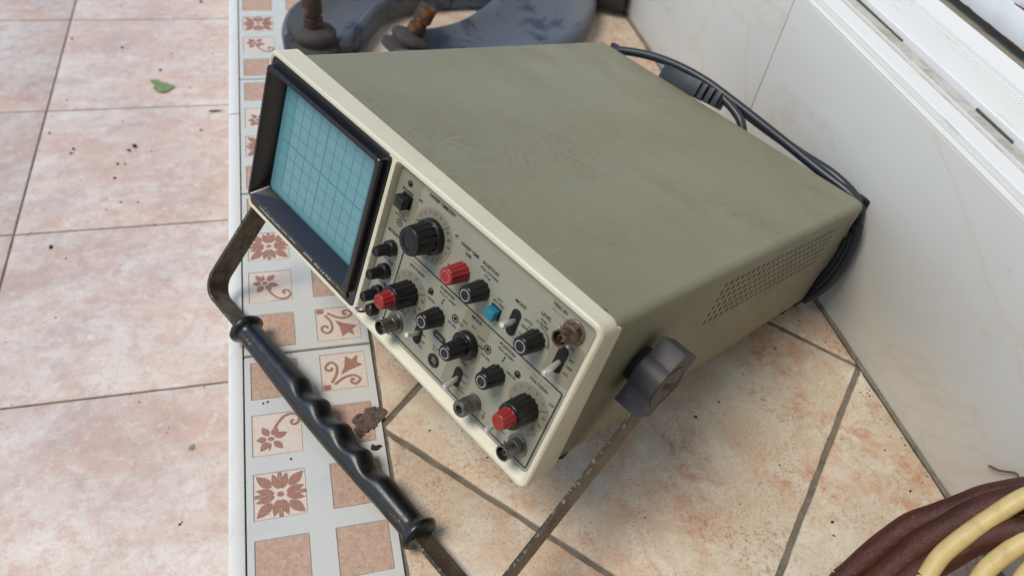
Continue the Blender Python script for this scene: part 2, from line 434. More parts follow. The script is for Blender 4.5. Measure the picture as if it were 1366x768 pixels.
# decorative edge tiles, 100 x 200 mm, two by four insets with brown motifs
def stroke(bm, pts, w, z, taper=False):
    if abs(z) < .0004 and z > .0002 and 'ZS' in globals() and z < .00032: z = zstep(z)
    n = len(pts); L, Rr = [], []
    for i in range(n):
        a, b = Vector(pts[max(i - 1, 0)]), Vector(pts[min(i + 1, n - 1)]); d = (b - a).normalized()
        ww = w * (.35 + .65 * math.sin(math.pi * min(1, (i + .6) / n * 1.0)) if taper else 1) / 2
        L.append(bm.verts.new((pts[i][0] - d.y * ww, pts[i][1] + d.x * ww, z))); Rr.append(bm.verts.new((pts[i][0] + d.y * ww, pts[i][1] - d.x * ww, z)))
    for i in range(n - 1): bm.faces.new((L[i], Rr[i], Rr[i + 1], L[i + 1]))
def blob(bm, pts, z):
    z = zstep(z)
    bm.faces.new([bm.verts.new((x, y, z)) for x, y in pts])
def petal(bm, cx, cy, a, r0, r1, w, z, n=8):
    d = Vector((math.cos(a), math.sin(a))); p_ = Vector((-d.y, d.x)); L, Rr = [], []
    for k in range(n + 1):
        s = k / n; r = r0 + (r1 - r0) * s; ww = w * math.sin(math.pi * s ** .8) * .5
        c = Vector((cx, cy)) + d * r; L.append(tuple(c + p_ * ww)); Rr.append(tuple(c - p_ * ww))
    blob(bm, L + Rr[1:-1][::-1], z)
def spiral(cx, cy, r0, r1, a0, a1, n=16):
    return [(cx + (r0 + (r1 - r0) * k / n) * math.cos(R_(a0 + (a1 - a0) * k / n)), cy + (r0 + (r1 - r0) * k / n) * math.sin(R_(a0 + (a1 - a0) * k / n))) for k in range(n + 1)]
CZ = .00025
ZS = [0]
def zstep(z):
    ZS[0] += 1; return z + (ZS[0] % 40) * 6e-6
def motif_star():
    bm = B(); s = .0345
    blob(bm, [(.07 * s * math.cos(k * .785), .06 * s * math.sin(k * .785)) for k in range(8)], CZ * 1.2)
    for q in range(4):
        a = math.pi / 4 + q * math.pi / 2
        petal(bm, 0, 0, a, .24 * s, .66 * s, .21 * s, CZ)
        for sg in (-1, 1):
            petal(bm, 0, 0, a + sg * .50, .12 * s, .50 * s, .16 * s, CZ)
            aa = a + sg * .66
            stroke(bm, [(r * s * math.cos(aa + .25 * sg * (r - .15)), r * s * math.sin(aa + .25 * sg * (r - .15))) for r in (.14, .24, .34, .44, .50)], .035 * s, CZ)
    return mesh_from(bm, 'motif_star')
def motif_flower():
    bm = B(); s = .0345; cx, cy = -.14 * s, -.12 * s
    blob(bm, [(cx + .065 * s * math.cos(k * .785), cy + .055 * s * math.sin(k * .785)) for k in range(8)], CZ)
    for a in (20, 62, 120, 180, 232, 262, 312): petal(bm, cx, cy, R_(a), .09 * s, (.36 if a in (20, 120, 232, 312) else .30) * s, (.15 if a not in (262,) else .05) * s, CZ)
    stroke(bm, spline([(cx + .03 * s, cy + .1 * s), (cx + .12 * s, cy + .32 * s), (.16 * s, .40 * s), (.36 * s, .44 * s), (.46 * s, .34 * s), (.42 * s, .2 * s), (.32 * s, .18 * s), (.29 * s, .26 * s), (.35 * s, .29 * s)], 5) and [tuple(p_[:2]) for p_ in spline([Vector((x, y, 0)) for x, y in ((cx + .03 * s, cy + .1 * s), (cx + .12 * s, cy + .32 * s), (.16 * s, .42 * s), (.36 * s, .45 * s), (.46 * s, .34 * s), (.42 * s, .2 * s), (.32 * s, .18 * s), (.29 * s, .26 * s), (.35 * s, .29 * s))], 5)], .05 * s, CZ)
    return mesh_from(bm, 'motif_flower')
def sp2(pts, n=5): return [tuple(p_[:2]) for p_ in spline([Vector((x, y, 0)) for x, y in pts], n)]
def motif_tulip():
    bm = B(); s = .0345
    blob(bm, [(x * s, y * s) for x, y in ((-.08, -.10), (.02, .12), (.06, .42), (.20, .30), (.34, .42))] , CZ)
    blob(bm, [(x * s, y * s) for x, y in ((-.08, -.10), (.34, .42), (.30, .22), (.42, .12), (.14, .02))], CZ * 1.3)
    stroke(bm, sp2([(x * s, y * s) for x, y in ((-.30, -.30), (-.18, -.08), (-.16, .16), (-.28, .28), (-.40, .18), (-.38, .06), (-.28, .06), (-.27, .13))]), .055 * s, CZ)
    stroke(bm, sp2([(x * s, y * s) for x, y in ((-.24, -.36), (-.02, -.20), (.20, -.16), (.34, -.28), (.24, -.40), (.14, -.36), (.15, -.27), (.22, -.28))]), .055 * s, CZ)
    blob(bm, [(x * s, y * s) for x, y in ((-.49, -.49), (-.33, -.49), (-.33, -.36), (-.49, -.36))], CZ)
    return mesh_from(bm, 'motif_tulip')
MOT = {'star': motif_star(), 'flower': motif_flower(), 'tulip': motif_tulip()}
for me in MOT.values(): me.materials.append(M['motif'])
def inset_mesh(mat):
    bm = B(); h = .01725
    prism(bm, ragged([(-h, -h), (h, -h), (h, h), (-h, h)], .004, .00025, 2.0), -.004, 0, .0003, 1)
    me = mesh_from(bm, 'inset'); me.materials.append(M[mat]); return me
INS = {'b': inset_mesh('inset_brown'), 'c': inset_mesh('inset_cream')}
def decor_mesh():
    """white glazed tile with eight shallow square wells"""
    bm = B(); w, l = .0985 / 2, .1972 / 2
    xs = [-.0438, -.0093, .0093, .0438]; ys = []
    for k in range(4):
        c = (1.5 - k) * .0500; ys += [c]
    holes = [(cx, cy) for cx in (-.0268, .0262) for cy in ys]
    h = .0181
    gx = sorted({-w, w, *[c + s * h for c, _ in holes for s in (-1, 1)]}); gy = sorted({-l, l, *[c + s * h for _, c in holes for s in (-1, 1)]})
    vt = {}
    def V(x, y, z):
        k = (round(x, 6), round(y, 6), z)
        if k not in vt: vt[k] = bm.verts.new((x, y, z))
        return vt[k]
    inside = lambda x, y: any(abs(x - cx) < h and abs(y - cy) < h for cx, cy in holes)
    for i in range(len(gx) - 1):
        for j in range(len(gy) - 1):
            x0, x1, y0, y1 = gx[i], gx[i + 1], gy[j], gy[j + 1]
            z = -.0012 if inside((x0 + x1) / 2, (y0 + y1) / 2) else 0
            if z == 0: bm.faces.new((V(x0, y0, 0), V(x1, y0, 0), V(x1, y1, 0), V(x0, y1, 0)))
            else:
                g = .0006
                bot = [V(x0 + g, y0 + g, z), V(x1 - g, y0 + g, z), V(x1 - g, y1 - g, z), V(x0 + g, y1 - g, z)]; top = [V(x0, y0, 0), V(x1, y0, 0), V(x1, y1, 0), V(x0, y1, 0)]
                bm.faces.new(bot); bridge(bm, top, bot)
    edge = [e for e in bm.edges if len(e.link_faces) == 1]
    ex = bmesh.ops.extrude_edge_only(bm, edges=edge)
    nv = [v for v in ex['geom'] if isinstance(v, bmesh.types.BMVert)]
    for v in nv: v.co = Vector((v.co.x * 1.008, v.co.y * 1.004, -.0012))
    ex = bmesh.ops.extrude_edge_only(bm, edges=[e for e in ex['geom'] if isinstance(e, bmesh.types.BMEdge)])
    for v in ex['geom']:
        if isinstance(v, bmesh.types.BMVert): v.co.z = -.007
    me = mesh_from(bm, 'decor_tile'); me.materials.append(M['glaze']); return me, holes
DME, HOL = decor_mesh()
for me in (DME,):
    for p_ in me.polygons: p_.use_smooth = False
LAY = [['b', 'tulip'], ['flower', 'b'], ['star', 'b'], ['b', 'b']]     # rows from the far end, columns from the kerb
for k in range(-3, 6):
    y1 = .4067 + k * .2; mir = (k % 2 == 1)
    d = bpy.data.objects.new('decor_tile', DME); col.objects.link(d); d.parent = floor
    d.location = (-.0108, y1 - .1, 0)
    for ci, cx in enumerate((-.0268, .0262)):
        for ri in range(4):
            kind = LAY[ri][ci]; cy = (1.5 - ri) * .05 * (-1 if mir else 1)
            s = bpy.data.objects.new('tile_inset', INS['b' if kind == 'b' else 'c']); col.objects.link(s); s.parent = d; s.location = (cx, cy, -.0004)
            if kind in MOT:
                m_ = bpy.data.objects.new('tile_motif', MOT[kind]); col.objects.link(m_); m_.parent = d
                m_.location = (cx, cy, -.0004); m_.scale = (1, -1 if mir else 1, 1)
                
# white edge trim of the step, in lengths
for (y0, y1) in ((-.5, .7385), (.7400, 1.9)):
    bm = B(); prof = [(-.0725, ZL + .0), (-.0725, -.003), (-.0718, -.0008), (-.0700, .0004), (-.0640, .0006), (-.0616, .0002), (-.0612, -.004), (-.0612, ZL)]
    r0 = [bm.verts.new((x, y0, z)) for x, z in prof]; r1 = [bm.verts.new((x, y1, z)) for x, z in prof]
    bridge(bm, r0, r1); bm.faces.new(r0); bm.faces.new(r1[::-1])
    tag(ob('step_trim', bm, 'trim', smooth=50), kind='structure')

# ------------------------------------------------------------------ lower floor, square to the step
bm = B(); box(bm, -3.2, -.0730, -2.5, 4.5, ZL - .05, ZL - .0015)
lower = tag(ob('lower_floor', bm, 'grout', smooth=0), kind='structure')
PL = .2500
for i in range(6):
    for j in range(-3, 8):
        x1 = -.0840 - (i - 1) * PL + 0; x0 = x1 - PL
        q = [(x0 + .0012, .5137 + j * PL + .0012), (x1 - .0012, .5137 + j * PL + .0012), (x1 - .0012, .5137 + (j + 1) * PL - .0012), (x0 + .0012, .5137 + (j + 1) * PL - .0012)]
        q = clip(q, 1, 0, -.0735)
        if len(q) < 3 or area(q) < 1e-4: continue
        ob('lower_tile', tile_slab(ragged(q, .02, .0003, i * 7 + j), ZL + random.uniform(-.0004, .0002), .008, .0008), 'lower', lower, smooth=60)

# ------------------------------------------------------------------ low tiled wall, door track, door
ZT = .2056
wall = tag(empty('low_wall', (XW, .6, 0)), 'low wall faced with pale grey marble tiles under the white door track', 'wall')
def at(parent, o): o.parent = parent; o.location = Vector(o.location) - parent.location; return o
bm = B(); box(bm, XW + .008, .80, -.9, 2.2, -.05, ZT - .004); at(wall, ob('wall_core', bm, 'grout', smooth=0))
for y0, y1 in ((-.604, -.0022), (-.0010, .6006), (.6018, 1.2034), (1.2046, 1.80)):
    bm = B(); box(bm, XW, XW + .0095, y0, y1, .0008, ZT - .0008, .0008, 2); at(wall, ob('wall_tile', bm, 'wall', smooth=50))
bm = B(); n = 120
tube(bm, [(XW - .0008, -.4 + 2.0 * i / n, .0008 + .0006 * mnoise.noise(Vector((i * .7, 0, 0)))) for i in range(n + 1)], [.0022 + .0009 * mnoise.noise(Vector((i * .31, 5, 0))) for i in range(n + 1)], 6)
at(wall, ob('wall_joint', bm, 'grout', smooth=60))
bm = B(); box(bm, -1.30, .80, -1.00, -.80, ZL, 2.7)  # unseen wall added behind the camera to keep sky light off the case
tag(ob('sky_block_wall', bm, 'grey_brown', smooth=0), kind='structure')
track = tag(empty('door_track', (XW, .6, ZT)), 'white aluminium sliding door track with dirty grooves on top of the low wall', 'door track')
def extr(prof, y0, y1, mat, name, parent, smooth=30):
    bm = B(); r0 = [bm.verts.new((x, y0, z)) for x, z in prof]; r1 = [bm.verts.new((x, y1, z)) for x, z in prof]
    bridge(bm, r0, r1); bm.faces.new(r0); bm.faces.new(r1[::-1]); return at(parent, ob(name, bm, mat, smooth=smooth))
Y0, Y1 = -.9, 2.2
extr([(.4600, ZT - .0006), (.4600, ZT + .0006), (.4655, ZT + .0010), (.4655, ZT - .0006)], Y0, Y1, 'trim', 'sealant_strip', track)
extr([(.4664, ZT - .001), (.4664, ZT + .0062), (.4676, ZT + .0075), (.4828, ZT + .0075), (.4842, ZT + .0064), (.4850, ZT + .0020), (.4850, ZT - .001)], Y0, Y1, 'alu', 'track_flange', track)
extr([(.4852, ZT - .0012), (.4852, ZT + .0014), (.5100, ZT + .0014), (.5100, ZT - .0012)], Y0, Y1, 'groove', 'track_groove', track)
extr([(.4945, ZT + .0012), (.4945, ZT + .0034), (.4958, ZT + .0034), (.4958, ZT + .0012)], Y0, Y1, 'alu', 'track_rib', track)
extr([(.5108, ZT - .001), (.5108, ZT + .0075), (.5118, ZT + .0085), (.5410, ZT + .0085), (.5432, ZT + .0078), (.5432, ZT - .001)], Y0, Y1, 'alu', 'track_flange', track)
extr([(.5434, ZT - .001), (.5434, ZT + .0060), (.5600, ZT + .0060), (.5600, ZT - .001)], Y0, Y1, 'alu', 'ribbed_strip_base', track)
extr([(.5602, ZT - .001), (.5602, ZT + .0085), (.5870, ZT + .0085), (.5890, ZT + .0070), (.5890, ZT - .001)], Y0, Y1, 'alu', 'track_flange', track)
extr([(.5892, ZT - .004), (.5892, ZT - .0010), (.6400, ZT - .0010), (.6400, ZT - .004)], Y0, Y1, 'grey_brown', 'sill_bed', track)
bm = B(); y = .05
while y < 1.1:
    box(bm, .5440, .5594, y, y + .0014, ZT + .0060, ZT + .0065); y += .0036
tag(at(track, ob('strip_ribs', bm, 'alu', smooth=0)), kind='stuff')
bm = B()
for x in (.5482, .5545): box(bm, x, x + .0012, Y0, Y1, ZT + .0060, ZT + .0068)
at(track, ob('strip_rail', bm, 'alu', smooth=0))
bm = B(); y = .36
while y < 1.0:                       # dirt packed in the seam
    L = random.uniform(.0015, .006); w = .0001 + .0009 * max(0, mnoise.noise(Vector((y * 9, 3, 1))) + .3)
    if mnoise.noise(Vector((y * 6, 0, 0))) > .02: box(bm, .5098 - w, .5106, y, y + L, ZT + .0008, ZT + .0030 + w, .0005)
    y += L
tag(at(track, ob('seam_dirt', bm, 'black_dirt', smooth=0)), kind='stuff')
door = tag(empty('metal_door', (.612, .6, ZT)), 'white painted metal door with rust along its bottom edge beyond the track', 'door')
bm = B(); box(bm, .6120, .6420, -1.6, 2.2, ZT + .010, ZT + .42, .0015, 2); at(door, ob('door_panel', bm, 'door'))
bm = B(); box(bm, .6200, .6260, -1.6, 2.2, ZT + .4202, 2.3); at(door, ob('added_pane', bm, 'added_pane_dark'))  # unseen dark pane, added to cut light bounced onto the case side
bm = B(); box(bm, .6092, .6119, -1.6, 2.2, ZT + .0085, ZT + .034, .0008, 2); at(door, ob('bottom_rail', bm, 'door'))
bm = B(); y = .2
while y < 1.1:
    L = random.uniform(.01, .05)
    if random.random() < .55: tube(bm, [(.6105 + random.uniform(-.0012, .0004), y + L * k / 4, ZT + .0345 + random.uniform(-.001, .0012)) for k in range(5)], [.0004, .0012, .0015, .001, .0003], 6)
    if random.random() < .35: tube(bm, [(.6100, y + L * k / 4, ZT + .0088 + random.uniform(-.0005, .0005)) for k in range(5)], [.0003, .001, .0013, .001, .0003], 6)
    y += L
tag(at(door, ob('rust_scale', bm, 'rust')), kind='stuff')

# ------------------------------------------------------------------ oscilloscope
W, H, D, BZ, SL, EB, E2 = .31, .1252, .3758, .0248, .0072, .0029, .0135
RS = Matrix(((0.4823, 0.8531, 0.1993), (-0.8760, 0.4703, 0.1066), (-0.0028, -0.2260, 0.9741)))
OS = Vector((-0.0447, 0.4737, 0.1017))
# orthonormal
xa = RS.col[0].normalized(); ya = (RS.col[1] - xa * RS.col[1].dot(xa)).normalized(); za = xa.cross(ya)
SM = Matrix.Identity(4)
for i in range(3): SM[i][0], SM[i][1], SM[i][2], SM[i][3] = xa[i], ya[i], za[i], OS[i]
scope = tag(empty('oscilloscope'), 'olive and cream dual trace oscilloscope propped up on its black carry handle', 'oscilloscope')
scope.matrix_world = SM
TH = math.atan2(SL, H); TP = Matrix.Rotation(-TH, 4, 'X'); HP = math.hypot(H, SL)
def PT(u, v, n=0.0): return TP @ Matrix.Translation((u, n, v)) @ Matrix.Rotation(math.pi / 2, 4, 'X')   # mesh z points out of the panel
def mm(*a): return [x / 1000 for x in a]

# case
bm = B(); loops = []
ys = [BZ - .004, BZ + .02, .12, .2, .3, D - .0012, D]
for y in ys:
    s = (y - BZ) / (D - BZ); top = (H - .0036) + ((H - E2) - (H - .0036)) * s
    ins = .0012 if y == D else 0
    loops.append([bm.verts.new((x, y, z)) for x, z in rrect(EB + ins, W - EB - ins, .003 + ins, top - ins, .0062, 6)])
for a, b in zip(loops, loops[1:]): bridge(bm, a, b)
inner = [bm.verts.new((v.co.x * .985 + .0023, D - .0, v.co.z * .97 + .0018)) for v in loops[-1]]
bridge(bm, loops[-1], inner); deep = [bm.verts.new((v.co.x, D - .006, v.co.z)) for v in inner]; bridge(bm, inner, deep); bm.faces.new(deep)
bm.faces.new(loops[0])
ob('case', bm, 'olive', scope, smooth=40)
# vent holes on the right flank
bm = B()
for r in range(6):
    for c in range(25):
        y = .151 + c * (.1800 / 24); z = .1031 - r * .0065 - (.0054 * (y - .151) / .18)
        a = .0011; b = .0020
        pts = [(y + a * math.cos(k * math.pi / 4) + .0003 * math.sin(k * math.pi / 4), z + b * math.sin(k * math.pi / 4)) for k in range(8)]
        hi = [bm.verts.new((W - EB + .00012, p_[0], p_[1])) for p_ in pts]; lo = [bm.verts.new((W - EB - .001, p_[0], p_[1])) for p_ in pts]
        bm.faces.new(hi); bridge(bm, lo, hi)
tag(ob('vent_holes', bm, 'hole', scope, smooth=0), kind='stuff')
# little spots of dirt on the top are in the paint; one chip of debris lies there
# bezel
bm = B()
def pv(u, v, n): return TP @ Vector((u, n, v))
def outer_pts():
    return rrect(0, W, 0, HP, .0065, 6)
def edge_loop(pts, n): return [bm.verts.new(pv(x, z, n)) for x, z in pts]
h1 = rrect(.0022, .1378, .0022, HP - .0028, .004, 4); h2 = rrect(.1408, .3068, .0028, HP - .0030, .0035, 4)
h1b = rrect(.0030, .1370, .0030, HP - .0036, .004, 4); h2b = rrect(.1418, .3040, .0066, HP - .0062, .0035, 4)
o1 = rrect(.0011, W - .0011, .0011, HP - .0011, .0055, 6); o0 = outer_pts()
F1 = edge_loop(o1, 0); F0 = edge_loop(o0, .0011)
I1 = edge_loop(h1, 0); I2 = edge_loop(h2, 0)
I1b = edge_loop(h1b, .0008); I2a = edge_loop(rrect(.1412, .3062, .0036, HP - .0037, .0035, 4), .0007)
eds = []
for L in (F1, I1, I2):
    for i in range(len(L)): eds.append(bm.edges.new((L[i], L[(i + 1) % len(L)])))
bmesh.ops.triangle_fill(bm, use_beauty=True, use_dissolve=False, edges=eds)
bridge(bm, F1, F0); bridge(bm, I1, I1b); bridge(bm, I2, I2a)
I1c = edge_loop(h1b, .010); bridge(bm, I1b, I1c)
I2c = edge_loop(h2b, .0052); bridge(bm, I2a, I2c)
# outside skirt back to the case, with the chipped corner at the top right
back = []
for i, (x, z) in enumerate(o0):
    p_ = pv(x, z, 0); y = BZ
    if z > HP - .0045 and x > .2990: y = BZ - .0052
    elif x > W - .0008 and z > HP - .012: y = BZ - .0010
    back.append(bm.verts.new((p_.x, y, p_.z)))
bridge(bm, F0, back)
back2 = [bm.verts.new((min(max(v.co.x, .0022), W - .0022), v.co.y, min(max(v.co.z, .0022), H - .0022))) for v in back]
bridge(bm, back, back2)
bezel = ob('bezel', bm, 'cream', scope, smooth=38)
# torn lip beside the chip and the hairline crack
bm = B()
zc = H - .0004
tube(bm, [(.2760 + .0040 * k + .0006 * math.sin(k * 2.1), BZ - .0125 + .0009 * k - .0003 * math.sin(k * 1.7), zc - .00005) for k in range(6)], [.0001, .0002, .0002, .00025, .0003, .0002], 5)
tube(bm, [(.2925, BZ - .0058, zc - .0001), (.2960, BZ - .0046, zc - .0001), (.2985, BZ - .0034, zc), (.2992, BZ - .0042, zc), (.3004, BZ - .0051, zc)], [.0002, .0004, .0007, .0006, .0003], 5)
ob('crack', bm, 'crack', bezel)
# front panel
PR = .0050
bm = B(); prism(bm, [(x, z) for x, z in rrect(.1420, .3038, .0068, HP - .0064, .003, 4)], -.002, 0, 0)
panel = ob('front_panel', bm, 'panel', scope, smooth=0, local=PT(0, 0, PR))
def flat(name, polys, mat, z, parent=panel):
    bm = B()
    for P_ in polys: bm.faces.new([bm.verts.new((x, y, z)) for x, y in P_])
    return ob(name, bm, mat, parent, smooth=0)
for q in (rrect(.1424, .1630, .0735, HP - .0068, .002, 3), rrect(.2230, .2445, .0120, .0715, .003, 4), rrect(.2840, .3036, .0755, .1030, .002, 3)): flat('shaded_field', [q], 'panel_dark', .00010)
def disc(cx, cy, r, a0=0, a1=360, n=40): return [(cx + r * math.cos(R_(a0 + (a1 - a0) * k / n)), cy + r * math.sin(R_(a0 + (a1 - a0) * k / n))) for k in range(n)]
DS, D1, D2 = (.1808, .0930), (.1776, .0470), (.2866, .0470)
flat('dial_plate', [disc(*DS, .0172)], 'dial', .00018)
flat('dial_plate', [disc(*D1, .0150)], 'dial', .00018)
flat('dial_plate', [disc(*D2, .0150)], 'dial', .00018)
# border line of the channel field
bm = B()
fr = rrect(.1624, .3027, .0098, .0722, .0015, 3)
a = [bm.verts.new((x, y, .00022)) for x, y in fr]; cxm = sum(x for x, _ in fr) / len(fr); 
b = [bm.verts.new((x, y, .00022)) for x, y in rrect(.1633, .3018, .0107, .0713, .0010, 3)]; bridge(bm, a, b)
ob('border_line', bm, 'ink', panel, smooth=0)
# --- lettering
TXT = []          # (string, u, v, size, rotation, colour)
def tx(s, u, v, size=2.7, rot=0, c='ink'): TXT.append((s, u / 1000, v / 1000, size / 1000, rot, c))
tx('POWER', 152.4, 106.3, 2.7); tx('TRACE', 152.5, 90.2, 1.9); tx('ROTATION', 152.5, 88, 1.9)
tx('INTENSITY', 151.8, 74.6, 2.5); tx('FOCUS', 152.8, 54.4, 2.5); tx('ILLUM', 152.8, 36.6, 2.5); tx('CAL', 157.2, 19.2, 1.8)
tx('SWEEP TIME/DIV', 181.2, 115.4, 2.9); tx('mS', 164.4, 107.6, 2.4); tx('\u00b5S', 198.6, 105.6, 2.4)
for s, a_ in zip(('10', '5', '2', '1', '.5', '.2', '.1', '50', '20', '10', '5', '2', '1', '.5', '.2', 'X-Y'), (172, 154, 136, 118, 100, 82, 64, 42, 24, 6, -12, -30, -48, -66, -84, -108)):
    tx(s, DS[0] * 1000 + 14.4 * math.cos(R_(a_)), DS[1] * 1000 + 14.4 * math.sin(R_(a_)), 2.3)
for dc in (D1, D2):
    for s, a_ in zip(('5', '2', '1', '.5', '.2', '.1', '50', '20', '10', '5'), (196, 166, 138, 110, 82, 52, 10, -20, -46, -72)):
        tx(s, dc[0] * 1000 + 12.4 * math.cos(R_(a_)), dc[1] * 1000 + 12.4 * math.sin(R_(a_)), 2.3)
tx('SWEEP TIME', 211, 104, 2.6); tx('VAR', 211, 100.4, 2.6); tx('UNCAL', 201.5, 85.5, 1.7, 0, 'ink'); tx('CAL', 217.5, 79.8, 1.8, 0, 'ink_red')
tx('POSITION', 229, 103.8, 2.7); tx('PULL X10 MAG', 229.4, 100.4, 2.0); tx('CH.1', 242.6, 91.6, 1.9); tx('ALT MAG', 242.6, 88.9, 2.0)
tx('MODE', 256, 99.2, 2.7); tx('AUTO', 265, 93.6, 2.1); tx('NORM', 265, 88.8, 2.1); tx('TV-V', 264.2, 83.4, 2.0); tx('TV-H', 264.2, 79, 2.0)
tx('LEVEL', 273.6, 104.4, 2.7); tx('PULL', 273.6, 100.9, 2.0); tx('(-) SLOPE', 273.4, 98.4, 2.0); tx('(+)', 281.6, 89, 2.0); tx('(-)', 266.6, 91.2, 1.5)
tx('TRIG IN', 279.2, 114.6, 2.7); tx('50Vp-p MAX', 279.6, 111.4, 1.9, 0, 'ink_pink'); tx('SOURCE', 291.8, 99.4, 2.5)
tx('INT', 298.4, 93, 2.0); tx('LINE', 298.8, 88.3, 2.0); tx('EXT', 298.4, 83.4, 2.0)
for k, (u0, ch) in enumerate(((0, 1), (109, 2))):
    tx('VOLTS/DIV', 178 + u0, 65.0, 2.7); tx('PULL X5 GAIN', 178 + u0, 68.2, 1.8, 0, 'ink_pink'); tx('mV', 192.6 + u0 * .98, 58.6 + 2 * k, 2.3)
    tx('CAL', 188.4 + u0, 35.6, 1.9, 0, 'ink_red'); tx('INPUT', 176.8 + u0, 30.6, 2.5); tx('400Vp-p MAX', 176.8 + u0, 27.8, 1.6, 0, 'ink_pink')
tx('UNCAL', 195.8, 55.4, 1.9); tx('UNCAL', 268.4, 55.8, 2.1)
tx('POSITION', 206, 68.6, 2.6); tx('PULL DC OFFSET', 207.4, 65.4, 1.8); tx('POSITION', 259.6, 68.4, 2.6); tx('PULL INVERT', 259.8, 65.1, 2.0)
tx('DC BAL', 217.2, 52.6, 1.9); tx('DC BAL', 248.2, 52.4, 1.9)
tx('MODE', 232.8, 68.6, 2.7); tx('CH1', 223.6, 57.6, 1.9); tx('CH2', 225.4, 61.2, 1.9); tx('ALT', 232.6, 63, 1.9); tx('CHOP', 240.4, 60.4, 1.9); tx('ADD', 242.4, 55.4, 1.9)
tx('TRIG', 235.2, 36.2, 2.4); tx('CH1', 240, 29.8, 1.9); tx('CH2', 240, 24.4, 1.9); tx('VERT', 240, 19.8, 1.9); tx('MODE', 240, 17.4, 1.9)
tx('AC', 199.8, 28.8, 1.9); tx('GND', 200.2, 24, 1.9); tx('DC', 199.8, 19.4, 1.9); tx('AC', 279.4, 28.4, 1.9); tx('GND', 279.8, 23.8, 1.9); tx('DC', 279.4, 18.2, 2.0)
tx('DC OFFSET', 213.4, 28.8, 1.7); tx('VOLT OUT', 213.4, 26.4, 1.7); tx('CH1/X', 211.4, 37.4, 2.1, 0, 'ink_white')
tx('CH2/Y', 252.2, 43.2, 1.7, 0, 'ink_white')
def build_text(items, parent, z, names):
    objs = []
    for s, u, v, size, rot, c in items:
        cu = bpy.data.curves.new('text', 'FONT'); cu.body = s; cu.size = size * 1.1; cu.align_x = 'CENTER'; cu.align_y = 'CENTER'; cu.resolution_u = 2; cu.offset = size * .012
        o = bpy.data.objects.new('text', cu); col.objects.link(o); o.matrix_world = Matrix.Translation((u, v, 0)) @ Matrix.Rotation(R_(rot), 4, 'Z'); objs.append((o, c))
    bpy.context.view_layer.update(); dg = bpy.context.evaluated_depsgraph_get()
    by = {}
    for o, c in objs:
        me = bpy.data.meshes.new_from_object(o.evaluated_get(dg)); me.transform(o.matrix_world)
        by.setdefault(c, B()).from_mesh(me); bpy.data.meshes.remove(me)
    for o, c in objs:
        cu = o.data; bpy.data.objects.remove(o); bpy.data.curves.remove(cu)
    out = []
    for c, bm in by.items():
        for vtx in bm.verts: vtx.co.z = z
        out.append(tag(ob(names, bm, c, parent, smooth=0), kind='stuff'))
    return out
# black tags behind the white lettering, arrows, ticks
for q in (rrect(.2056, .2172, .0350, .0400, .0024, 5), rrect(.2485, .2600, .0408, .0458, .0012, 3)): flat('black_tag', [q], 'ink', .00024)
build_text(TXT, panel, .00032, 'lettering')
bm = B()
def ln(u0, v0, u1, v1, w=.5): stroke(bm, [(u0 / 1000, v0 / 1000), (u1 / 1000, v1 / 1000)], w / 1000, .00034)
for dc, r0, r1 in ((DS, 10.5, 17.0), (D1, 9, 15), (D2, 9, 15)):
    a_ = R_(53 if dc is DS else 31); ln(dc[0] * 1000 + r0 * math.cos(a_), dc[1] * 1000 + r0 * math.sin(a_), dc[0] * 1000 + r1 * math.cos(a_), dc[1] * 1000 + r1 * math.sin(a_), .35)
stroke(bm, disc(.2738, .0880, .0088, 5, 105, 16), .00045, .00034)
for u, v in ((229, 97.6), (204.8, 61), (259.8, 61)):
    if u == 229: ln(u - 2.4, v, u + 2.4, v, .35); ln(u - 2.4, v, u - 1.2, v + .7, .5); ln(u + 2.4, v, u + 1.2, v - .7, .5)
    else: ln(u, v - 2, u, v + 2, .35); ln(u, v + 2.2, u + .7, v + .9, .5); ln(u, v - 2.2, u - .7, v - .9, .5)
ln(257.5, 18.8, 262.4, 18.8, .35); ln(262.4, 18.8, 262.4, 15.8, .35); ln(260.6, 15.8, 264.2, 15.8, .4); ln(261.2, 14.8, 263.6, 14.8, .4); ln(261.8, 13.9, 263, 13.9, .4)
tag(ob('pointer_marks', bm, 'ink', panel, smooth=0), kind='stuff')
bm = B()
stroke(bm, disc(.2110, .0885, .0086, 200, 262, 10), .0004, .00034); stroke(bm, disc(.2110, .0885, .0086, 285, 330, 10), .0004, .00034)
for dc in (D1, D2): stroke(bm, disc(dc[0], dc[1], .0170, 292, 318, 8), .0005, .00034)
tag(ob('red_arcs', bm, 'ink_red', panel, smooth=0), kind='stuff')

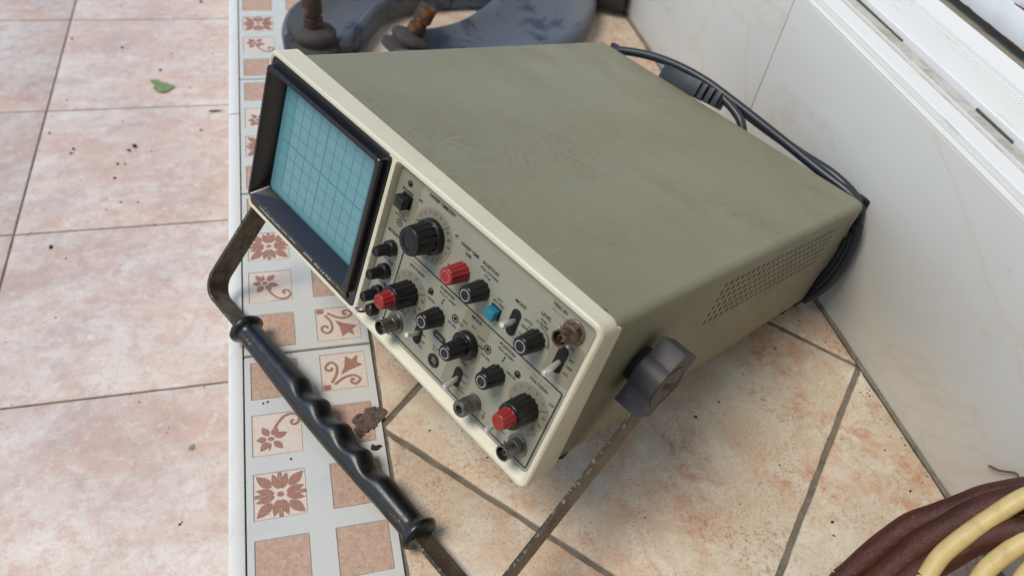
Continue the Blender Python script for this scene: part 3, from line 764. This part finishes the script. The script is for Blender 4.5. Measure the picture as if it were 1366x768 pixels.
# --- knobs
def fluted(n, depth, k0, k1):
    return lambda k, i, a: 1.0 - (depth * (1 if (math.cos(n * a) < -.25) else 0) if k0 <= k <= k1 else 0)
def knob(name, u, v, r0, r1, ln_, mat='black', flutes=10, cap=None, skirt=None, z0=0.0, sub=None):
    bm = B(); pr = []
    if skirt: pr += [(skirt[0], z0), (skirt[0], z0 + skirt[1] - .0005), (skirt[0] - .0006, z0 + skirt[1]), (r0 + .0002, z0 + skirt[1] + .0002)]
    k0 = len(pr)
    pr += [(r0, z0 + (skirt[1] + .0004 if skirt else .0)), (r0, z0 + (skirt[1] + .0010 if skirt else .0008)), (r1, z0 + ln_ - .0012)]
    k1 = len(pr) - 1
    pr += [(r1 * .98, z0 + ln_ - .0005), (r1 * .90, z0 + ln_), (r1 * .62, z0 + ln_), (r1 * .60, z0 + ln_ - .0003)]
    lathe(bm, pr, flutes * 6, fluted(flutes, .085, k0, k1))
    o = ob(name, bm, mat, scope, smooth=28, local=PT(u, v, PR))
    if cap:
        b2 = B(); n = 32; zt = z0 + ln_ + .00012
        a1 = [b2.verts.new((r1 * .645 * math.cos(2 * math.pi * k / n), r1 * .645 * math.sin(2 * math.pi * k / n), zt)) for k in range(n)]
        a2 = [b2.verts.new((r1 * .575 * math.cos(2 * math.pi * k / n), r1 * .575 * math.sin(2 * math.pi * k / n), zt)) for k in range(n)]
        bridge(b2, a1, a2); ob('cap_ring', b2, cap, o, smooth=0)
    return o
K = lambda a: a / 1000
for v_ in (64.6, 46.4, 28.4):
    knob('control_knob', K(152.8), K(v_), .0040, .0034, .0140, flutes=12, skirt=(.0053, .0042))
knob('sweep_knob', *DS, .0098, .0090, .0185, flutes=14, skirt=(.0112, .0042), cap='ink')
knob('variable_knob', K(211), K(88.5), .0062, .0055, .0138, 'red', 12, cap='ink_pink')
for u, v in ((228.4, 88.2), (273.8, 88), (204.8, 49.2), (259.9, 49)):
    knob('control_knob', K(u), K(v), .0064, .0054, .0138, flutes=10, cap='ink_white')
knob('mode_knob', K(232.8), K(49.6), .0060, .0052, .0190, flutes=10, cap='ink_white', skirt=(.0090, .0050))
for dc in (D1, D2):
    o = knob('range_knob', *dc, .0086, .0082, .0165, flutes=14)
    bm = B(); lathe(bm, [(.0060, .0164), (.0058, .0172), (.0050, .0238), (.0048, .0245), (.0044, .0249), (.0030, .0249), (.0028, .0246)], 72, fluted(12, .085, 1, 2))
    ob('inner_knob', bm, 'red', o, smooth=28)
    bm = B(); box(bm, .0080, .0089, -.0003, .0003, .001, .0150); ob('index_line', bm, 'ink_white', o, smooth=0, local=Matrix.Rotation(R_(-38), 4, 'Z'))
# --- coaxial sockets
def bnc(u, v, ln_=.0136, mat='nickel', fl='nickel', name='coaxial_socket'):
    bm = B(); n = 28
    lathe(bm, [(.0050, .0012), (.0050, .0046), (.0047, .0050), (.0047, ln_ - .0008), (.0049, ln_ - .0006), (.0049, ln_), (.0041, ln_), (.0041, .0060)], n, cap0=False)
    lathe(bm, [(.0024, .0058), (.0024, ln_ - .0022), (.0012, ln_ - .0020), (.0010, ln_ - .006)], 16)
    o = ob(name, bm, mat, scope, smooth=35, local=PT(u, v, PR))
    b2 = B(); lathe(b2, [(.0073, .00005), (.0073, .0008), (.0068, .0012), (.0048, .0012)], n, cap1=False); ob('flange', b2, fl, o)
    b2 = B()
    for s in (-1, 1):
        T = Matrix.Translation((s * .0046, 0, ln_ - .0045)) @ Matrix.Rotation(s * math.pi / 2, 4, 'Y'); lathe(b2, [(.0009, 0), (.0009, .0012), (.0006, .0015)], 10, T=T)
    ob('lug', b2, 'chrome', o, local=Matrix.Rotation(R_(-35), 4, 'Z'))
    b2 = B(); lathe(b2, [(.0041, .0061), (.0025, .0061)], n, cap0=False, cap1=False); ob('socket_floor', b2, 'hole', o, smooth=0)
    return o
bnc(K(174.2), K(19.4)); bnc(K(291.4), K(19.6)); bnc(K(292.2), K(108.6), .0130, 'rusty', 'rusty')
bm = B(); lathe(bm, [(.0056, 0), (.0056, .0014), (.0046, .0018), (.0046, .0028), (.0054, .0034), (.0054, .0130), (.0050, .0136), (.0026, .0136), (.0024, .0090)], 32)
o = ob('ground_terminal', bm, 'nickel', scope, local=PT(K(253), K(19.4), PR))
# --- toggles
def toggle(u, v, du, dv, hgt=.0180, name='toggle_switch'):
    bm = B(); prism(bm, rrect(-.0035, .0035, -hgt / 2, hgt / 2, .0034, 6), -.0005, .00030); o = ob(name, bm, 'hole', scope, smooth=0, local=PT(K(u), K(v), PR))
    b2 = B(); d = Vector((K(du - u), K(dv - v), .0126)); b0 = Vector((K(du - u) * .2, K(dv - v) * .35, .0002))
    pts = [b0, b0.lerp(d, .5), b0.lerp(d, .93), b0.lerp(d, 1.0)]; tube(b2, pts, [.0015, .0018, .0020, .0015], 14); ob('lever', b2, 'lever', o)
    return o
toggle(256.1, 86, 257.4, 89.5); toggle(291.8, 88.6, 292.8, 84); toggle(194.6, 25.6, 196, 31.2, .0140); toggle(234.4, 24, 236.8, 22.4, .0150); toggle(273.6, 23.2, 275, 21.8, .0140)
# --- buttons, lamps, trimmers, jack, cal hook
def button(u, v, s, h_, mat, name='push_button'):
    bm = B(); prism(bm, rrect(-s / 2 - .0007, s / 2 + .0007, -s / 2 - .0007, s / 2 + .0007, .0004, 2), -.0005, .0004); o = ob(name, bm, 'hole', scope, smooth=0, local=PT(K(u), K(v), PR))
    b2 = B(); box(b2, -s / 2, s / 2, -s / 2, s / 2, .0001, h_, .0005, 2); ob('button_cap', b2, mat, o); return o
button(153.4, 100.4, .0078, .0072, 'black'); button(242.3, 82.6, .0068, .0058, 'blue_btn')
def hole(u, v, r, name, lamp=None):
    bm = B(); lathe(bm, [(r, -.0004), (r, .0003), (r * .8, .0003), (r * .78, -.0006)], 20, cap0=False); o = ob(name, bm, 'hole', scope, local=PT(K(u), K(v), PR))
    if lamp:
        b2 = B(); lathe(b2, [(r * .62, -.0003), (r * .6, .0006), (r * .4, .0011), (r * .1, .0013)], 16); ob('lens', b2, lamp, o)
    else:
        b2 = B(); lathe(b2, [(r * .55, -.0003), (r * .5, .0001)], 14); ob('trimmer', b2, 'nickel' if r < .0027 else 'hole', o)
    return o
hole(152.5, 112, .0021, 'indicator_lamp', 'black'); hole(193.6, 60.4, .0023, 'indicator_lamp', 'black'); hole(272, 59.8, .0023, 'indicator_lamp', 'black')
hole(152.7, 84, .0026, 'trimmer_hole'); hole(217.8, 57.8, .0028, 'trimmer_hole'); hole(247.2, 57.8, .0028, 'trimmer_hole')
bm = B(); lathe(bm, [(.0048, 0), (.0048, .0008), (.0042, .0011), (.0030, .0011), (.0028, -.0004)], 24); o = ob('output_jack', bm, 'black', scope, local=PT(K(213.2), K(19.4), PR))
bm = B(); lathe(bm, [(.0044, 0), (.0044, .0050), (.0036, .0058)], 20); o = ob('calibrator_terminal', bm, 'black', scope, local=PT(K(152.8), K(14.2), PR))
bm = B(); tube(bm, spline([(0, 0, .004), (-.0002, 0, .009), (-.0022, .0003, .0125), (-.0050, 0, .0120), (-.0050, -.0003, .0085), (-.0022, 0, .0078)], 5), .0009, 8); ob('hook', bm, 'chrome', o)

# --- screen hood
bm = B()
def loop(x0, x1, z0, z1, r, n, seg=4): return [bm.verts.new((x / 1000, z / 1000, -n / 1000)) for x, z in rrect(x0, x1, z0, z1, r, seg)]
L = [loop(3.2, 136.8, 3.2, 121.6, 3, 4), loop(3.2, 136.8, 3.2, 121.6, 3, .9), loop(3.7, 136.3, 3.7, 121.1, 2.8, .4)]
Lr = [loop(4.4, 132.2, 12.2, 116.6, 3, .4), loop(4.6, 132.0, 12.4, 116.4, 3, -3.2), loop(5.0, 131.6, 12.8, 116.0, 2.8, -3.7), loop(7.0, 128.2, 14.6, 113.4, 2.6, -3.7), loop(7.4, 127.8, 15.0, 113.0, 2.5, -3.2), loop(11.2, 117.6, 21.6, 107.4, 3, 8.4)]
bridge(bm, L[0], L[1]); bridge(bm, L[1], L[2]); bridge(bm, L[2], Lr[0])
for a, b in zip(Lr, Lr[1:]): bridge(bm, a, b)
hood = ob('screen_hood', bm, 'black_worn', scope, smooth=30, local=PT(0, 0, 0))
bm = B(); prism(bm, rrect(.0088, .1200, .0188, .1100, .003, 4), -.0150, -.0100); screen = ob('screen', bm, 'screen', scope, smooth=0, local=PT(0, 0, 0))
bm = B()
GX, GZ, GP = .0640, .0645, .0098
for k in range(-5, 6): stroke(bm, [(GX + k * GP, GZ - 4 * GP), (GX + k * GP, GZ + 4 * GP)], .00021, -.00985)
for k in range(-4, 5): stroke(bm, [(GX - 5 * GP, GZ + k * GP), (GX + 5 * GP, GZ + k * GP)], .00021, -.00985)
for k in range(-25, 26): stroke(bm, [(GX + k * GP / 5, GZ - .0007), (GX + k * GP / 5, GZ + .0007)], .00024, -.00983)
for k in range(-20, 21): stroke(bm, [(GX - .0007, GZ + k * GP / 5), (GX + .0007, GZ + k * GP / 5)], .00024, -.00983)
ob('graticule', bm, 'grat', screen, smooth=0)
# printing along the bottom strip of the hood
build_text([('TRIO', .0110, .0078, .0046, 0, 'ink_dim'), ('OSCILLOSCOPE', .0310, .0078, .0038, 0, 'ink_white'), ('DUAL TRACE', .0560, .0078, .0028, 0, 'ink_white'), ('20MHz', .0810, .0078, .0034, 0, 'ink_white'), ('AUTO FIX', .1000, .0078, .0042, 0, 'ink_white'), ('1mV MAX', .1165, .0078, .0024, 0, 'ink_gold')], hood, -.00030, 'hood_lettering')
bm = B(); lathe(bm, [(.0034, 0), (.0034, .0009), (.0026, .0012), (.0012, .0012), (.0010, .0006)], 20); ob('hood_screw', bm, 'rusty', hood, local=Matrix.Translation((.1268, .0078, -.0004)))

# --- carry handle
YK, ZK, MH, LH, PHI = .0745, .0695, .0162, .1850, 4.2146
dA = Vector((0, math.cos(PHI), math.sin(PHI))); wA = Vector((0, -math.sin(PHI), math.cos(PHI))); xA = Vector((1, 0, 0))
piv = Vector((0, YK, ZK))
def sweep_strap(bm, path, dirs, hw, ht):
    rings = []
    for p_, nrm in zip(path, dirs):
        rings.append([bm.verts.new(p_ + wA * a + nrm * b) for a, b in ((-hw, -ht), (hw, -ht), (hw, ht), (-hw, ht))])
    for a, b in zip(rings, rings[1:]):
        for i in range(4): setf(bm.faces.new((a[i], a[(i + 1) % 4], b[(i + 1) % 4], b[i])), 1 if i in (1, 3) else 0)
    bm.faces.new(rings[0]); bm.faces.new(rings[-1][::-1])
path, dirs = [], []
rb = .016
def add(p_, n_): path.append(p_); dirs.append(n_)
xl, xr = -MH, W + MH
for k in range(6): add(piv + xA * xl + dA * ((LH - rb) * k / 5), -xA)
for k in range(1, 9):
    a = math.pi / 2 * k / 8; c = piv + xA * (xl + rb) + dA * (LH - rb)
    nn = -xA * math.cos(a) + dA * math.sin(a); add(c + nn * rb, nn)
for k in range(1, 9):
    add(piv + xA * (xl + rb + (xr - xl - 2 * rb) * k / 9) + dA * LH, dA)
for k in range(0, 9):
    a = math.pi / 2 * k / 8; c = piv + xA * (xr - rb) + dA * (LH - rb)
    nn = dA * math.cos(a) + xA * math.sin(a); add(c + nn * rb, nn)
for k in range(5, -1, -1): add(piv + xA * xr + dA * ((LH - rb) * k / 5 - .0001), xA)
bm = B(); sweep_strap(bm, path, dirs, .0098, .0014)
handle = ob('carry_handle', bm, ['strap', 'strap_edge'], scope, smooth=35)
# grip: moulded black vinyl with finger hollows towards the case
bm = B(); Lh = xr - xl; g0, g1 = xl + .150 * Lh, xl + .818 * Lh; n = 96; seg = 28; rings = []
for i in range(n + 1):
    s = i / n; x = g0 + (g1 - g0) * s
    if s < .035 or s > .965:
        e = (s if s < .5 else 1 - s) / .035; a, b = .0136, .0128
        if e < .25: a, b = a * (.86 + .56 * e), b * (.86 + .56 * e)
        if e > .7: f = (e - .7) / .3; a, b = a + (.0098 - a) * f, b + (.0090 - b) * f
        g = 0
    else:
        sw = math.sin(math.pi * s) ** 2
        a = .0096 + .0022 * sw; b = .0088 + .0024 * sw; g = 0
        if .33 < s < .80:
            ph = (s - .33) / .47 * 4; edge = min(1, (s - .33) / .03, (.80 - s) / .03)
            g = .0048 * (.5 - .5 * math.cos(2 * math.pi * (ph % 1))) ** .8
            if ph > 4: g = 0
    ring = []
    for k in range(seg):
        th = 2 * math.pi * k / seg; ct, st = math.cos(th), math.sin(th); ex = .82
        ca_, sb = math.copysign(abs(ct) ** ex, ct) * a, math.copysign(abs(st) ** ex, st) * b
        inn = max(0, -st)                         # side facing the case
        up = max(0, ct)
        sb += g * (inn ** .8) ; ca_ -= 0
        ring.append(bm.verts.new(piv + xA * x + dA * (LH + sb) + wA * ca_))
    rings.append(ring)
for a, b in zip(rings, rings[1:]): bridge(bm, a, b)
bm.faces.new(rings[0]); bm.faces.new(rings[-1][::-1])
ob('grip', bm, 'grip', handle, smooth=50)
# pivot knobs
def pivot(side):
    bm = B(); hl, hw, r = .0232, .0126, .0166; xd = math.sqrt(r * r - hw * hw); pts = [(hl, -hw), (hl, hw)]
    a0 = math.degrees(math.atan2(hw, xd))
    pts += [(r * math.cos(R_(a0 + (180 - 2 * a0) * k / 10)), r * math.sin(R_(a0 + (180 - 2 * a0) * k / 10))) for k in range(11)]
    pts += [(-hl, hw), (-hl, -hw)] + [(r * math.cos(R_(180 + a0 + (180 - 2 * a0) * k / 10)), r * math.sin(R_(180 + a0 + (180 - 2 * a0) * k / 10))) for k in range(11)]
    prism(bm, pts, .0030, .0200, .0009, 2)
    ang = PHI
    x0 = W if side > 0 else 0
    T = Matrix.Translation((x0, YK, ZK)) @ Matrix(((0, 0, side, 0), (math.cos(ang), -math.sin(ang) , 0, 0), (math.sin(ang), math.cos(ang), 0, 0), (0, 0, 0, 1)))
    o = ob('pivot_knob', bm, 'knob_grey', scope, smooth=35, local=T)
    b2 = B(); lathe(b2, [(.0150, .0199), (.0150, .0206), (.0138, .0209), (.0132, .0203)], 40); ob('knob_disc', b2, 'knob_face', o, smooth=30)
    b2 = B(); lathe(b2, [(.0120, -.0035), (.0120, .0032)], 28); ob('hub', b2, 'rubber', o, smooth=30)
    if side > 0:
        ls = build_text([('TRIO', 0, 0, .0075, 0, 'ink')], o, .02045, 'knob_lettering')
        for l_ in ls: l_.matrix_local = Matrix.Rotation(R_(-21) - ang, 4, 'Z')
    return o
pivot(1); pivot(-1)
# --- feet and rear cord brackets
for x, y in ((.030, D - .022), (W - .012, D - .022), (.030, .045), (W - .012, .045)):
    bm = B(); lathe(bm, [(.0058, -.0050), (.0066, -.0044), (.0074, .0036)], 24); ob('foot', bm, 'rubber', scope, local=Matrix.Translation((x, y, 0)))
for x, z, sx in ((.014, H - E2 - .016, -1), (W - .014, H - E2 - .016, 1), (.014, .018, -1), (W - .014, .018, 1)):
    bm = B(); box(bm, x - .006, x + .006, D - .006, D + .020, z - .007, z + .007, .0015, 2)
    box(bm, x - .008, x + .010 if sx > 0 else x + .008, D + .0155, D + .0215, z - .009, z + .014, .0012, 2)
    if z < .05: box(bm, x - .0055, x + .0055, D + .0160, D + .0212, -.0132, z - .0085, .0010, 2)
    ob('cord_bracket', bm, 'black', scope)

# ------------------------------------------------------------------ power cord wound round the rear brackets
cord = tag(empty('power_cord'), 'black power cord with moulded plug wound behind the oscilloscope', 'cord')
cord.matrix_world = SM
def cordp(u, v, dy):           # a point on the plane dy behind the case, in case coordinates
    d = ray(u, v); inv = SM.inverted(); o_ = inv @ Vector((0, 0, CAM_H)); dd = inv.to_3x3() @ d; t_ = (D + dy - o_.y) / dd.y; return o_ + dd * t_
main = spline([cordp(818, 68, .008), cordp(838, 69, .012), cordp(872, 76, .018), cordp(908, 90, .022), cordp(942, 109, .024), cordp(976, 134, .024), cordp(1012, 162, .022), cordp(1052, 194, .018), cordp(1094, 228, .014), cordp(1128, 254, .012), cordp(1146, 272, .012)], 8)
bm = B(); tube(bm, main, .0043, 12); ob('cable', bm, 'cord', cord, smooth=60)
k2 = spline([cordp(944, 112, .0265), cordp(978, 138, .0265), cordp(1016, 168, .0250), cordp(1070, 206, .021), cordp(1110, 232, .0165), cordp(1140, 262, .0150), cordp(1146, 290, .012), cordp(1118, 345, .010), cordp(1085, 392, .010)], 8)
bm = B(); tube(bm, k2, .0042, 12); ob('cable', bm, 'cord', cord, smooth=60)
for off, pts in ((0, ((1146, 300), (1140, 322), (1122, 358), (1098, 384), (1072, 400))), (1, ((1138, 310), (1128, 336), (1110, 362), (1084, 388), (1060, 402))), (2, ((1130, 318), (1118, 342), (1100, 366), (1078, 388), (1058, 400)))):
    bm = B(); tube(bm, spline([cordp(u, v, .006 + .0005 * off) for u, v in pts], 6), .0042, 12); ob('cable', bm, 'cord', cord, smooth=60)
tail = spline([cordp(965, 132, .012), cordp(978, 146, .012), cordp(988, 162, .010), cordp(992, 182, .007)], 6)
bm = B(); tube(bm, tail, .0040, 12); ob('cable', bm, 'cord', cord, smooth=60)
pa, pb = cordp(890, 96, .012), cordp(966, 134, .012)
ux = (pb - pa).normalized(); uz = Vector((0, .35, 1)); uz = (uz - ux * uz.dot(ux)).normalized(); uy = uz.cross(ux); Lp = (pb - pa).length
bm = B()
def pbx(a0, a1, w, h0, h1, bev=.0006):
    v0 = len(bm.verts); box(bm, a0, a1, -w, w, h0, h1, bev, 2)
pbx(.004, Lp * .64, .0104, -.010, .0058, .001)
prism(bm, [(.0041, -.0100), (.0041, .0100), (-.0028, .0062), (-.0028, -.0062)], -.009, .0053)
pbx(Lp * .62, Lp, .0040, -.007, .0040)
for k in range(3): pbx(Lp * (.665 + .115 * k), Lp * (.745 + .115 * k), .0102 - .0006 * k, -.0095, .0055 - .0003 * k)
Tm = Matrix.Identity(4)
for i in range(3): Tm[i][0], Tm[i][1], Tm[i][2], Tm[i][3] = ux[i], uy[i], uz[i], pa[i]
ob('plug', bm, 'plug', cord, local=Tm)
bm = B(); tube(bm, [(.002, .0095, -.003), (Lp * .38, .0100, -.003)], .0024, 10); ob('plug_pin', bm, 'plug', cord, local=Tm)

# ------------------------------------------------------------------ car suspension arms lying behind
def arm_mesh(ctrl, zt):
    """pressed steel arm: ctrl = (x, y, half width); top dished between rolled rims, flanges down to the floor"""
    P_ = spline([(x, y, w) for x, y, w in ctrl], 8); n = len(P_); bm = B(); rings = []
    prof = [(-1.0, -.022), (-1.02, -.004), (-.98, .004), (-.88, .007), (-.76, .004), (-.60, -.006), (-.3, -.011), (0, -.012), (.3, -.011), (.60, -.006), (.76, .004), (.88, .007), (.98, .004), (1.02, -.004), (1.0, -.022)]
    for i in range(n):
        a, b = P_[max(i - 1, 0)], P_[min(i + 1, n - 1)]; d = Vector((b.x - a.x, b.y - a.y, 0)).normalized(); nr = Vector((-d.y, d.x, 0)); w = P_[i].z
        rings.append([bm.verts.new(Vector((P_[i].x, P_[i].y, 0)) + nr * w * s + Vector((0, 0, zt + z))) for s, z in prof])
    for a, b in zip(rings, rings[1:]):
        for i in range(len(prof) - 1): bm.faces.new((a[i], a[i + 1], b[i + 1], b[i]))
    for r in (rings[0], rings[-1]):
        try: bm.faces.new(r)
        except ValueError: pass
    bmesh.ops.solidify(bm, geom=bm.faces[:], thickness=.002)
    return bm
def ball_joint(parent, base, axis, nm='ball_joint'):
    q = axis.normalized().to_track_quat('Z', 'Y').to_matrix().to_4x4(); T = Matrix.Translation(base) @ q
    bm = B(); lathe(bm, [(.029, -.012), (.029, -.005), (.025, -.003), (.0215, -.001), (.0215, .002), (.0245, .005), (.0250, .009), (.0225, .0125), (.0155, .015), (.0115, .0165)], 32)
    o = ob('ball_joint', bm, 'boot', parent, smooth=50); o.matrix_local = Matrix.Translation(-parent.location) @ T
    b2 = B(); lathe(b2, [(.0112, .012), (.0108, .027), (.0090, .028), (.0090, .032), (.0112, .033), (.0112, .050), (.0098, .052)], 24); ob('stud', b2, 'stud', o, smooth=40)
a1 = tag(empty('suspension_arm', (.03, .90, 0)), 'worn blue grey car suspension arm with upright rusty stud, beside the decorated tiles', 'car part', 'car suspension arms on the floor')
o = ob('arm', arm_mesh([(.028, .838, .036), (.034, .862, .044), (.052, .900, .047), (.092, .944, .036), (.150, .972, .028), (.230, .985, .026), (.320, .985, .03)], .028), 'arm', smooth=50); at(a1, o)
ball_joint(a1, Vector((.0270, .8420, .028)), Vector((-.02, .04, 1)))
a2 = tag(empty('suspension_arm', (.25, .87, 0)), 'wide dished blue grey steel car suspension arm with leaning ball joint stud, nearer the wall', 'car part', 'car suspension arms on the floor')
o = ob('arm', arm_mesh([(.118, .826, .026), (.140, .822, .027), (.180, .822, .034), (.235, .834, .050), (.290, .868, .062), (.335, .925, .062), (.362, 1.00, .056), (.375, 1.09, .05)], .030), 'arm', smooth=50); at(a2, o)
ball_joint(a2, Vector((.1330, .8290, .026)), Vector((.48, .14, .85)))
bm = B(); T = Matrix.Translation((.430, .965, .026)) @ Matrix.Rotation(R_(80), 4, 'Y') @ Matrix.Rotation(R_(30), 4, 'X'); lathe(bm, [(.024, -.03), (.025, -.028), (.025, .028), (.022, .03), (.012, .03), (.010, .022)], 28, T=T); at(a2, ob('bushing', bm, 'boot'))

# ------------------------------------------------------------------ hose and cable coils by the wall
def loopz(pts, ctr, k, shift, z_add, wob=0.0):
    out = []
    for i, (x, y) in enumerate(pts):
        xx = ctr[0] + (x - ctr[0]) * k + shift[0]; yy = ctr[1] + (y - ctr[1]) * k + shift[1]
        out.append(Vector((xx, yy, max(.013, .016 + (xx - .305) * 1.0) + z_add + wob * math.sin(i * 1.3))))
    out.append(out[0]); return spline(out, 8)
hose = tag(empty('hose_coil', (.36, .03, 0)), 'glossy dark brown hose coiled against the low wall', 'hose')
HP_ = [(.3137, .1423), (.3493, .1548), (.3673, .1572), (.3902, .1577), (.4094, .1512), (.428, .132), (.438, .09), (.436, .03), (.41, -.05), (.35, -.085), (.29, -.06), (.262, .00), (.268, .08), (.286, .12)]
HC_ = (.365, .035)
for n_, (k, sh, za, r) in enumerate(((.945, (0, 0), 0, .0080), (.875, (-.002, -.004), .006, .0085), (.90, (-.010, -.010), -.004, .0080), (.83, (-.008, -.012), .004, .0085))):
    pt = [p_ + Vector((mnoise.noise(p_ * 14 + Vector((n_ * 7, 0, 0))), mnoise.noise(p_ * 14 + Vector((0, n_ * 7, 0))), mnoise.noise(p_ * 14 + Vector((0, 0, n_ * 7))))) * .0045 for p_ in loopz(HP_, HC_, k, sh, za, .0012)]
    pt[-1] = pt[0]
    bm = B(); tube(bm, pt, [r * (1 + .10 * mnoise.noise(p_ * 60)) for p_ in pt], 16); at(hose, ob('hose_turn', bm, 'brown_hose', smooth=60))
cable = tag(empty('cable_coil', (.37, .03, 0)), 'cream coloured cable coiled inside the brown hose', 'cable')
CP_ = [(.345, .117), (.357, .1254), (.381, .132), (.402, .1340), (.420, .122), (.428, .085), (.424, .02), (.38, -.04), (.335, -.02), (.322, .04), (.330, .092)]
for k, sh, za, r in ((1.0, (0, 0), .015, .0056), (.80, (.010, .0), .011, .0056), (.62, (.018, .004), .011, .0054)):
    bm = B(); tube(bm, loopz(CP_, (.38, .045), k, sh, za, .001), r, 14); at(cable, ob('cable_turn', bm, 'cream_cable', smooth=60))

# ------------------------------------------------------------------ leaf, dried mud, crumbs
def leaf(name, pos, L, w, rz, mat, label, cat='leaf', curl=.15):
    bm = B(); n = 8; mid, a, b = [], [], []
    for k in range(n + 1):
        s = k / n; ww = w * math.sin(math.pi * min(.999, s ** .75 + .001)) ; z = .0015 + curl * L * (s - .5) ** 2
        mid.append(bm.verts.new((L * (s - .5), 0, z))); a.append(bm.verts.new((L * (s - .5), ww / 2, z + curl * ww * .4))); b.append(bm.verts.new((L * (s - .5), -ww / 2, z + curl * ww * .4)))
    for k in range(n):
        bm.faces.new((mid[k], mid[k + 1], a[k + 1], a[k])); bm.faces.new((mid[k + 1], mid[k], b[k], b[k + 1]))
    bmesh.ops.solidify(bm, geom=bm.faces[:], thickness=.0004)
    o = ob(name, bm, mat); o.location = pos; o.rotation_euler = (0, 0, rz); return tag(o, label, cat, 'leaves fallen on the lower floor')
leaf('leaf', px(219, 118, ZL), .030, .026, R_(10), 'leaf', 'round pale green leaf lying on the pink lower floor tiles')
leaf('leaf', px(207, 110, ZL), .016, .010, R_(160), 'leaf', 'small dark green leaf bit beside the round green leaf')
leaf('leaf', px(256, 597, ZL), .0075, .0045, R_(60), 'leaf', 'tiny folded green leaf alone on the lower floor')
leaf('leaf', px(288, 149, ZL), .022, .004, R_(5), 'dry', 'thin brown dry leaf sliver beside the white step trim')
bm = B(); p1, p2 = pxx(1318, 620, .4565), pxx(1372, 634, .4565)
tube(bm, spline([p1, p1.lerp(p2, .35) + Vector((-.001, 0, -.002)), p1.lerp(p2, .7) + Vector((0, 0, -.001)), p2 + Vector((-.004, 0, -.004))], 5), [.0004] + [.0009] * 14 + [.0012], 6)
tag(ob('dry_straw', bm, 'dry'), 'thin dry straw stuck to the low wall above the brown hose', 'straw')
mud = B()
pm = px(492, 560, 0)
for k in range(260):
    a = random.uniform(0, 6.283); rr = .0150 * math.sqrt(random.random()) * (.75 + .35 * math.sin(2 * a + .6) + .15 * math.sin(5 * a)); cx, cy = pm.x + rr * math.cos(a) * .75, pm.y + rr * math.sin(a) * 1.0
    s = random.uniform(.0010, .0028)
    mtx = Matrix.Translation((cx, cy, .0006)) @ Matrix.Rotation(random.uniform(0, 6), 4, 'Z') @ Matrix.Diagonal((s, s * random.uniform(.6, 1), s * .38, 1))
    bmesh.ops.create_icosphere(mud, subdivisions=1, radius=1, matrix=mtx)
for v in mud.verts: v.co += Vector((mnoise.noise(v.co * 700), mnoise.noise(v.co * 700 + Vector((5, 0, 0))), .4 * mnoise.noise(v.co * 900))) * .0006
tag(ob('dried_mud', mud, 'mud', smooth=0), 'crumbly patch of dried brown mud on a decorated edge tile', 'mud')
cr = B()
def crumb(p_, s):
    mtx = Matrix.Translation(p_ + Vector((0, 0, s * .4))) @ Matrix.Rotation(random.uniform(0, 6), 4, 'Z') @ Matrix.Diagonal((s * random.uniform(.7, 1.6), s * random.uniform(.5, 1), s * .6, 1))
    bmesh.ops.create_icosphere(cr, subdivisions=1, radius=1, matrix=mtx)
for u, v, s in ((928, 556, .0016), (1066, 428, .001), (1110, 696, .0014), (1034, 465, .001), (1160, 528, .001), (1112, 714, .0010), (959, 536, .0009), (500, 598, .0030), (504, 596, .0022), (497, 595, .002), (388, 612, .0014), (351, 538, .0012), (357, 536, .001), (410, 512, .001), (1021, 462, .0008), (1104, 585, .0009), (1214, 655, .0014), (650, 610, .0008), (573, 574, .0009), (1040, 620, .0007), (860, 690, .0007), (1180, 600, .0007)):
    crumb(px(u, v, 0), s)
for u, v, s in ((180, 196, .007), (172, 201, .0035), (163, 64, .003), (157, 219, .003), (167, 219, .003), (153, 238, .0035), (268, 174, .003), (214, 94, .004), (68, 330, .004), (98, 199, .003), (95, 205, .003), (66, 178, .003), (142, 280, .002), (161, 270, .0025), (184, 270, .0022), (240, 699, .0020), (243, 696, .0016), (292, 617, .001), (202, 202, .002), (96, 52, .004), (268, 3, .004), (225, 570, .001), (186, 536, .0015)):
    crumb(px(u, v, ZL), s * .62)
for k in range(160):
    crumb(Vector((random.uniform(-.9, -.09), random.uniform(.1, 1.8), ZL)), random.uniform(.0004, .0012))
for k in range(120):
    crumb(Vector((random.uniform(-.05, .45), random.uniform(.1, 1.1), 0)), random.uniform(.0002, .0006))
for k in range(260):
    j_ = random.randint(-2, 6); crumb(Vector((random.uniform(-.8, -.08), .5137 + j_ * PL + random.gauss(0, .003), ZL - .0006)), random.uniform(.0003, .0010))
for k in range(160): crumb(Vector((-.0742 - abs(random.gauss(0, .006)), random.uniform(.0, 1.5), ZL)), random.uniform(.0003, .0011))
for k in range(120): crumb(Vector((-.0604 + random.gauss(0, .0006), random.uniform(.1, 1.0), -.0012)), random.uniform(.0002, .0006))
for k in range(140): crumb(Vector((XW - .004 - abs(random.gauss(0, .008)), random.uniform(.1, 1.0), 0)), random.uniform(.0002, .0008))
tag(ob('crumbs', cr, 'crumb', smooth=0), kind='stuff')
